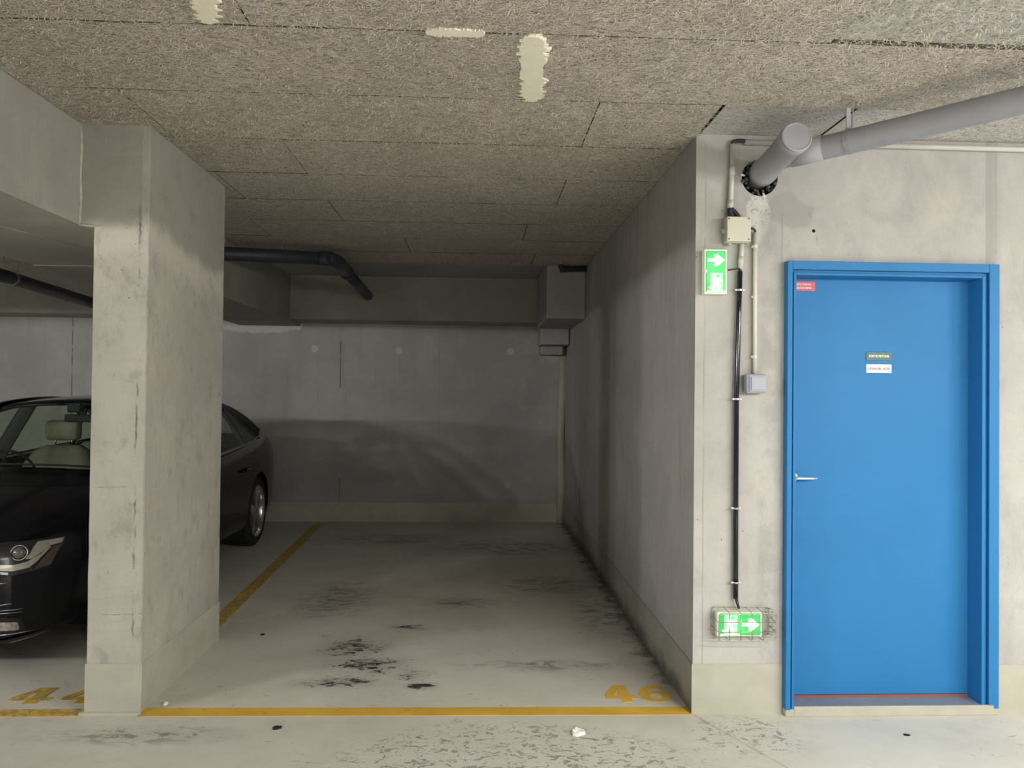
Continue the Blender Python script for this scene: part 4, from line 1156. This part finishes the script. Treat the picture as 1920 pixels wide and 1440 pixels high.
# grille with slats, plain plate
gr = patch('grille', [(-.33, .66), (.33, .66), (.37, .58), (.31, .26), (-.31, .26), (-.37, .58)], M['trim_b'], .006)
for k in range(7):
    z = .31+.05*k; w = .315+.008*k
    o = trimline('grille_slat', [(-w, z), (w, z)], .004, M['satin'], None); o.parent = gr
trimline('grille_frame', [(-.335, .665), (.335, .665), (.375, .58), (.315, .255), (-.315, .255), (-.375, .58), (-.335, .665)], .007, M['chrome'])
# rear lamps
for s in (-1, 1): box('rear_lamp', CX+s*.52-.14, CX+s*.52+.14, CY+4.70, CY+4.775, .74, .84, M['red'], car, .02)
# wheels
def wheel(wy, s):
    c = cw((s*.78, wy, WR)); ax = Vector((s, 0, 0)); H = .105
    w = group_at('wheel', c, None, None); w['_wl'] = (0, 0, 0); w.location = (0, 0, 0); w.parent = car
    w.matrix_parent_inverse = Matrix.Translation(-world_loc(car))
    bm = bmesh.new()
    lathe(bm, [(-H, .245), (-H, .30), (-H+.02, .328), (-H+.04, .335), (H-.04, .335), (H-.02, .328), (H, .30), (H+.004, .262), (H-.006, .245)], c, ax, 56, True)
    def add(nm, b, mat, sm=True):
        o = from_bm(nm, b, mat, None, sm); o.parent = w; return o
    add('tyre', bm, M['tyre'])
    bm = bmesh.new(); lathe(bm, [(-H, .247), (-H, .232), (H-.03, .226), (H-.012, .240), (H, .250), (H-.002, .240)], c, ax, 56, True)
    add('wheel_rim', bm, M['rim'])
    bm = bmesh.new()
    u, v = Vector((0, 1, 0)), Vector((0, 0, 1))
    for k in range(5):
        a = 2*PI*k/5 + .35
        for off in (-.16, .16):
            e = u*math.cos(a+off*.55)+v*math.sin(a+off*.55); e0 = u*math.cos(a)+v*math.sin(a)
            tube(bm, [c+ax*(H-.035)+e0*.03, c+ax*(H-.030)+e*.12, c+ax*(H-.02)+e*.237], [.030, .024, .019], 4, True, [(-.9, -.8), (.9, -.8), (.6, .8), (-.6, .8)])
    lathe(bm, [(H-.05, .062), (H-.022, .058), (H-.018, .03), (H-.018, .001)], c, ax, 28)
    add('wheel_spokes', bm, M['rim'], False)
    bm = bmesh.new(); lathe(bm, [(-.02, .155), (0, .155), (0, .05), (-.02, .05)], c, ax, 32, True)
    add('brake_disc', bm, M['disc'])
for wy in WY:
    for s in (-1, 1): wheel(wy, s)
# cabin: dashboard, wheel, seats, mirror, shelf
bm = bmesh.new(); bbox(bm, CX-.70, CX+.70, CY+1.29, CY+1.66, .60, .925, .05, 3); from_bm('dashboard', bm, M['dash'], car, True)
bm = bmesh.new()
lathe(bm, [(-.012, .175), (0, .187), (.012, .175), (0, .163)], cw((-.36, 1.76, .90)), (0, .9, .42), 36, True); tube(bm, [cw((-.53, 1.76, .90)), cw((-.19, 1.76, .90))], .018, 8); tube(bm, [cw((-.36, 1.60, .83)), cw((-.36, 1.76, .90))], .035, 10)
from_bm('steering_wheel', bm, M['dash'], car, True)
def seat(x, y, w=.26):
    bm = bmesh.new(); bbox(bm, CX+x-w, CX+x+w, CY+y-.50, CY+y, .42, .58, .06, 3); o = from_bm('seat_cushion', bm, M['seat'], car, True)
    bm = bmesh.new()
    ring = []
    for (z, hw, yy, t) in ((.52, .24, -.02, .13), (.70, .255, .06, .12), (.90, .25, .14, .11), (1.00, .20, .185, .09), (1.045, .13, .20, .06)):
        hw *= w/.25
        ring.append([bm.verts.new(cw((x+hw*cx_, y+yy+t*cy_, z))) for cx_, cy_ in ((-1, -.6), (-.75, -.75), (-.35, -.5), (.35, -.5), (.75, -.75), (1, -.6), (1, .3), (.7, .55), (-.7, .55), (-1, .3))])
    for a, b in zip(ring, ring[1:]):
        for k in range(10): bm.faces.new((a[k], a[(k+1) % 10], b[(k+1) % 10], b[k]))
    bm.faces.new(ring[0][::-1]); bm.faces.new(ring[-1])
    o = from_bm('seat_back', bm, M['seat'], car, True)
    bm = bmesh.new(); bbox(bm, CX+x-.135, CX+x+.135, CY+y+.13, CY+y+.23, 1.085, 1.25, .045, 3)
    h = from_bm('headrest', bm, M['seat'], None, True); h.parent = o
    for d in (-.065, .065):
        t = tube_obj('headrest_post', [cw((x+d, y+.185, 1.03)), cw((x+d, y+.185, 1.12))], .007, M['chrome'], None, 8); t.parent = h
seat(.37, 2.30); seat(-.37, 2.30)
bm = bmesh.new(); bbox(bm, CX-.62, CX+.62, CY+2.75, CY+3.25, .42, .60, .06, 3); bbox(bm, CX-.62, CX+.62, CY+3.22, CY+3.38, .55, 1.03, .06, 3)
for x in (-.38, .38): bbox(bm, CX+x-.12, CX+x+.12, CY+3.28, CY+3.36, 1.01, 1.14, .03, 3)
from_bm('rear_bench', bm, M['seat'], car, True)
bm = bmesh.new(); bbox(bm, CX-.60, CX+.60, CY+3.42, CY+4.05, .93, .96, .01); from_bm('rear_shelf', bm, M['liner'], car)
bm = bmesh.new(); bbox(bm, CX-.11, CX+.11, CY+1.98, CY+2.01, 1.255, 1.315, .014, 2); tube(bm, [cw((0, 1.99, 1.31)), cw((0, 1.93, 1.40))], .012, 8); bbox(bm, CX-.05, CX+.05, CY+1.90, CY+1.98, 1.33, 1.40, .015)
from_bm('inner_mirror', bm, M['dash'], car)
# windscreen wiper blades at the foot of the glass
for a, b in ((-.62, -.02), (-.02, .60)):
    bm = bmesh.new(); P = [ws_pt(.05, .5+.5*(a+(b-a)*t/6)/.8) + Vector((0, -.012, .012)) for t in range(7)]
    tube(bm, [cw(p) for p in P], .007, 6); from_bm('wiper', bm, M['trim_b'], car)
# remaining clean-up
for o in bpy.data.objects:
    if '_wl' in o: del o['_wl']
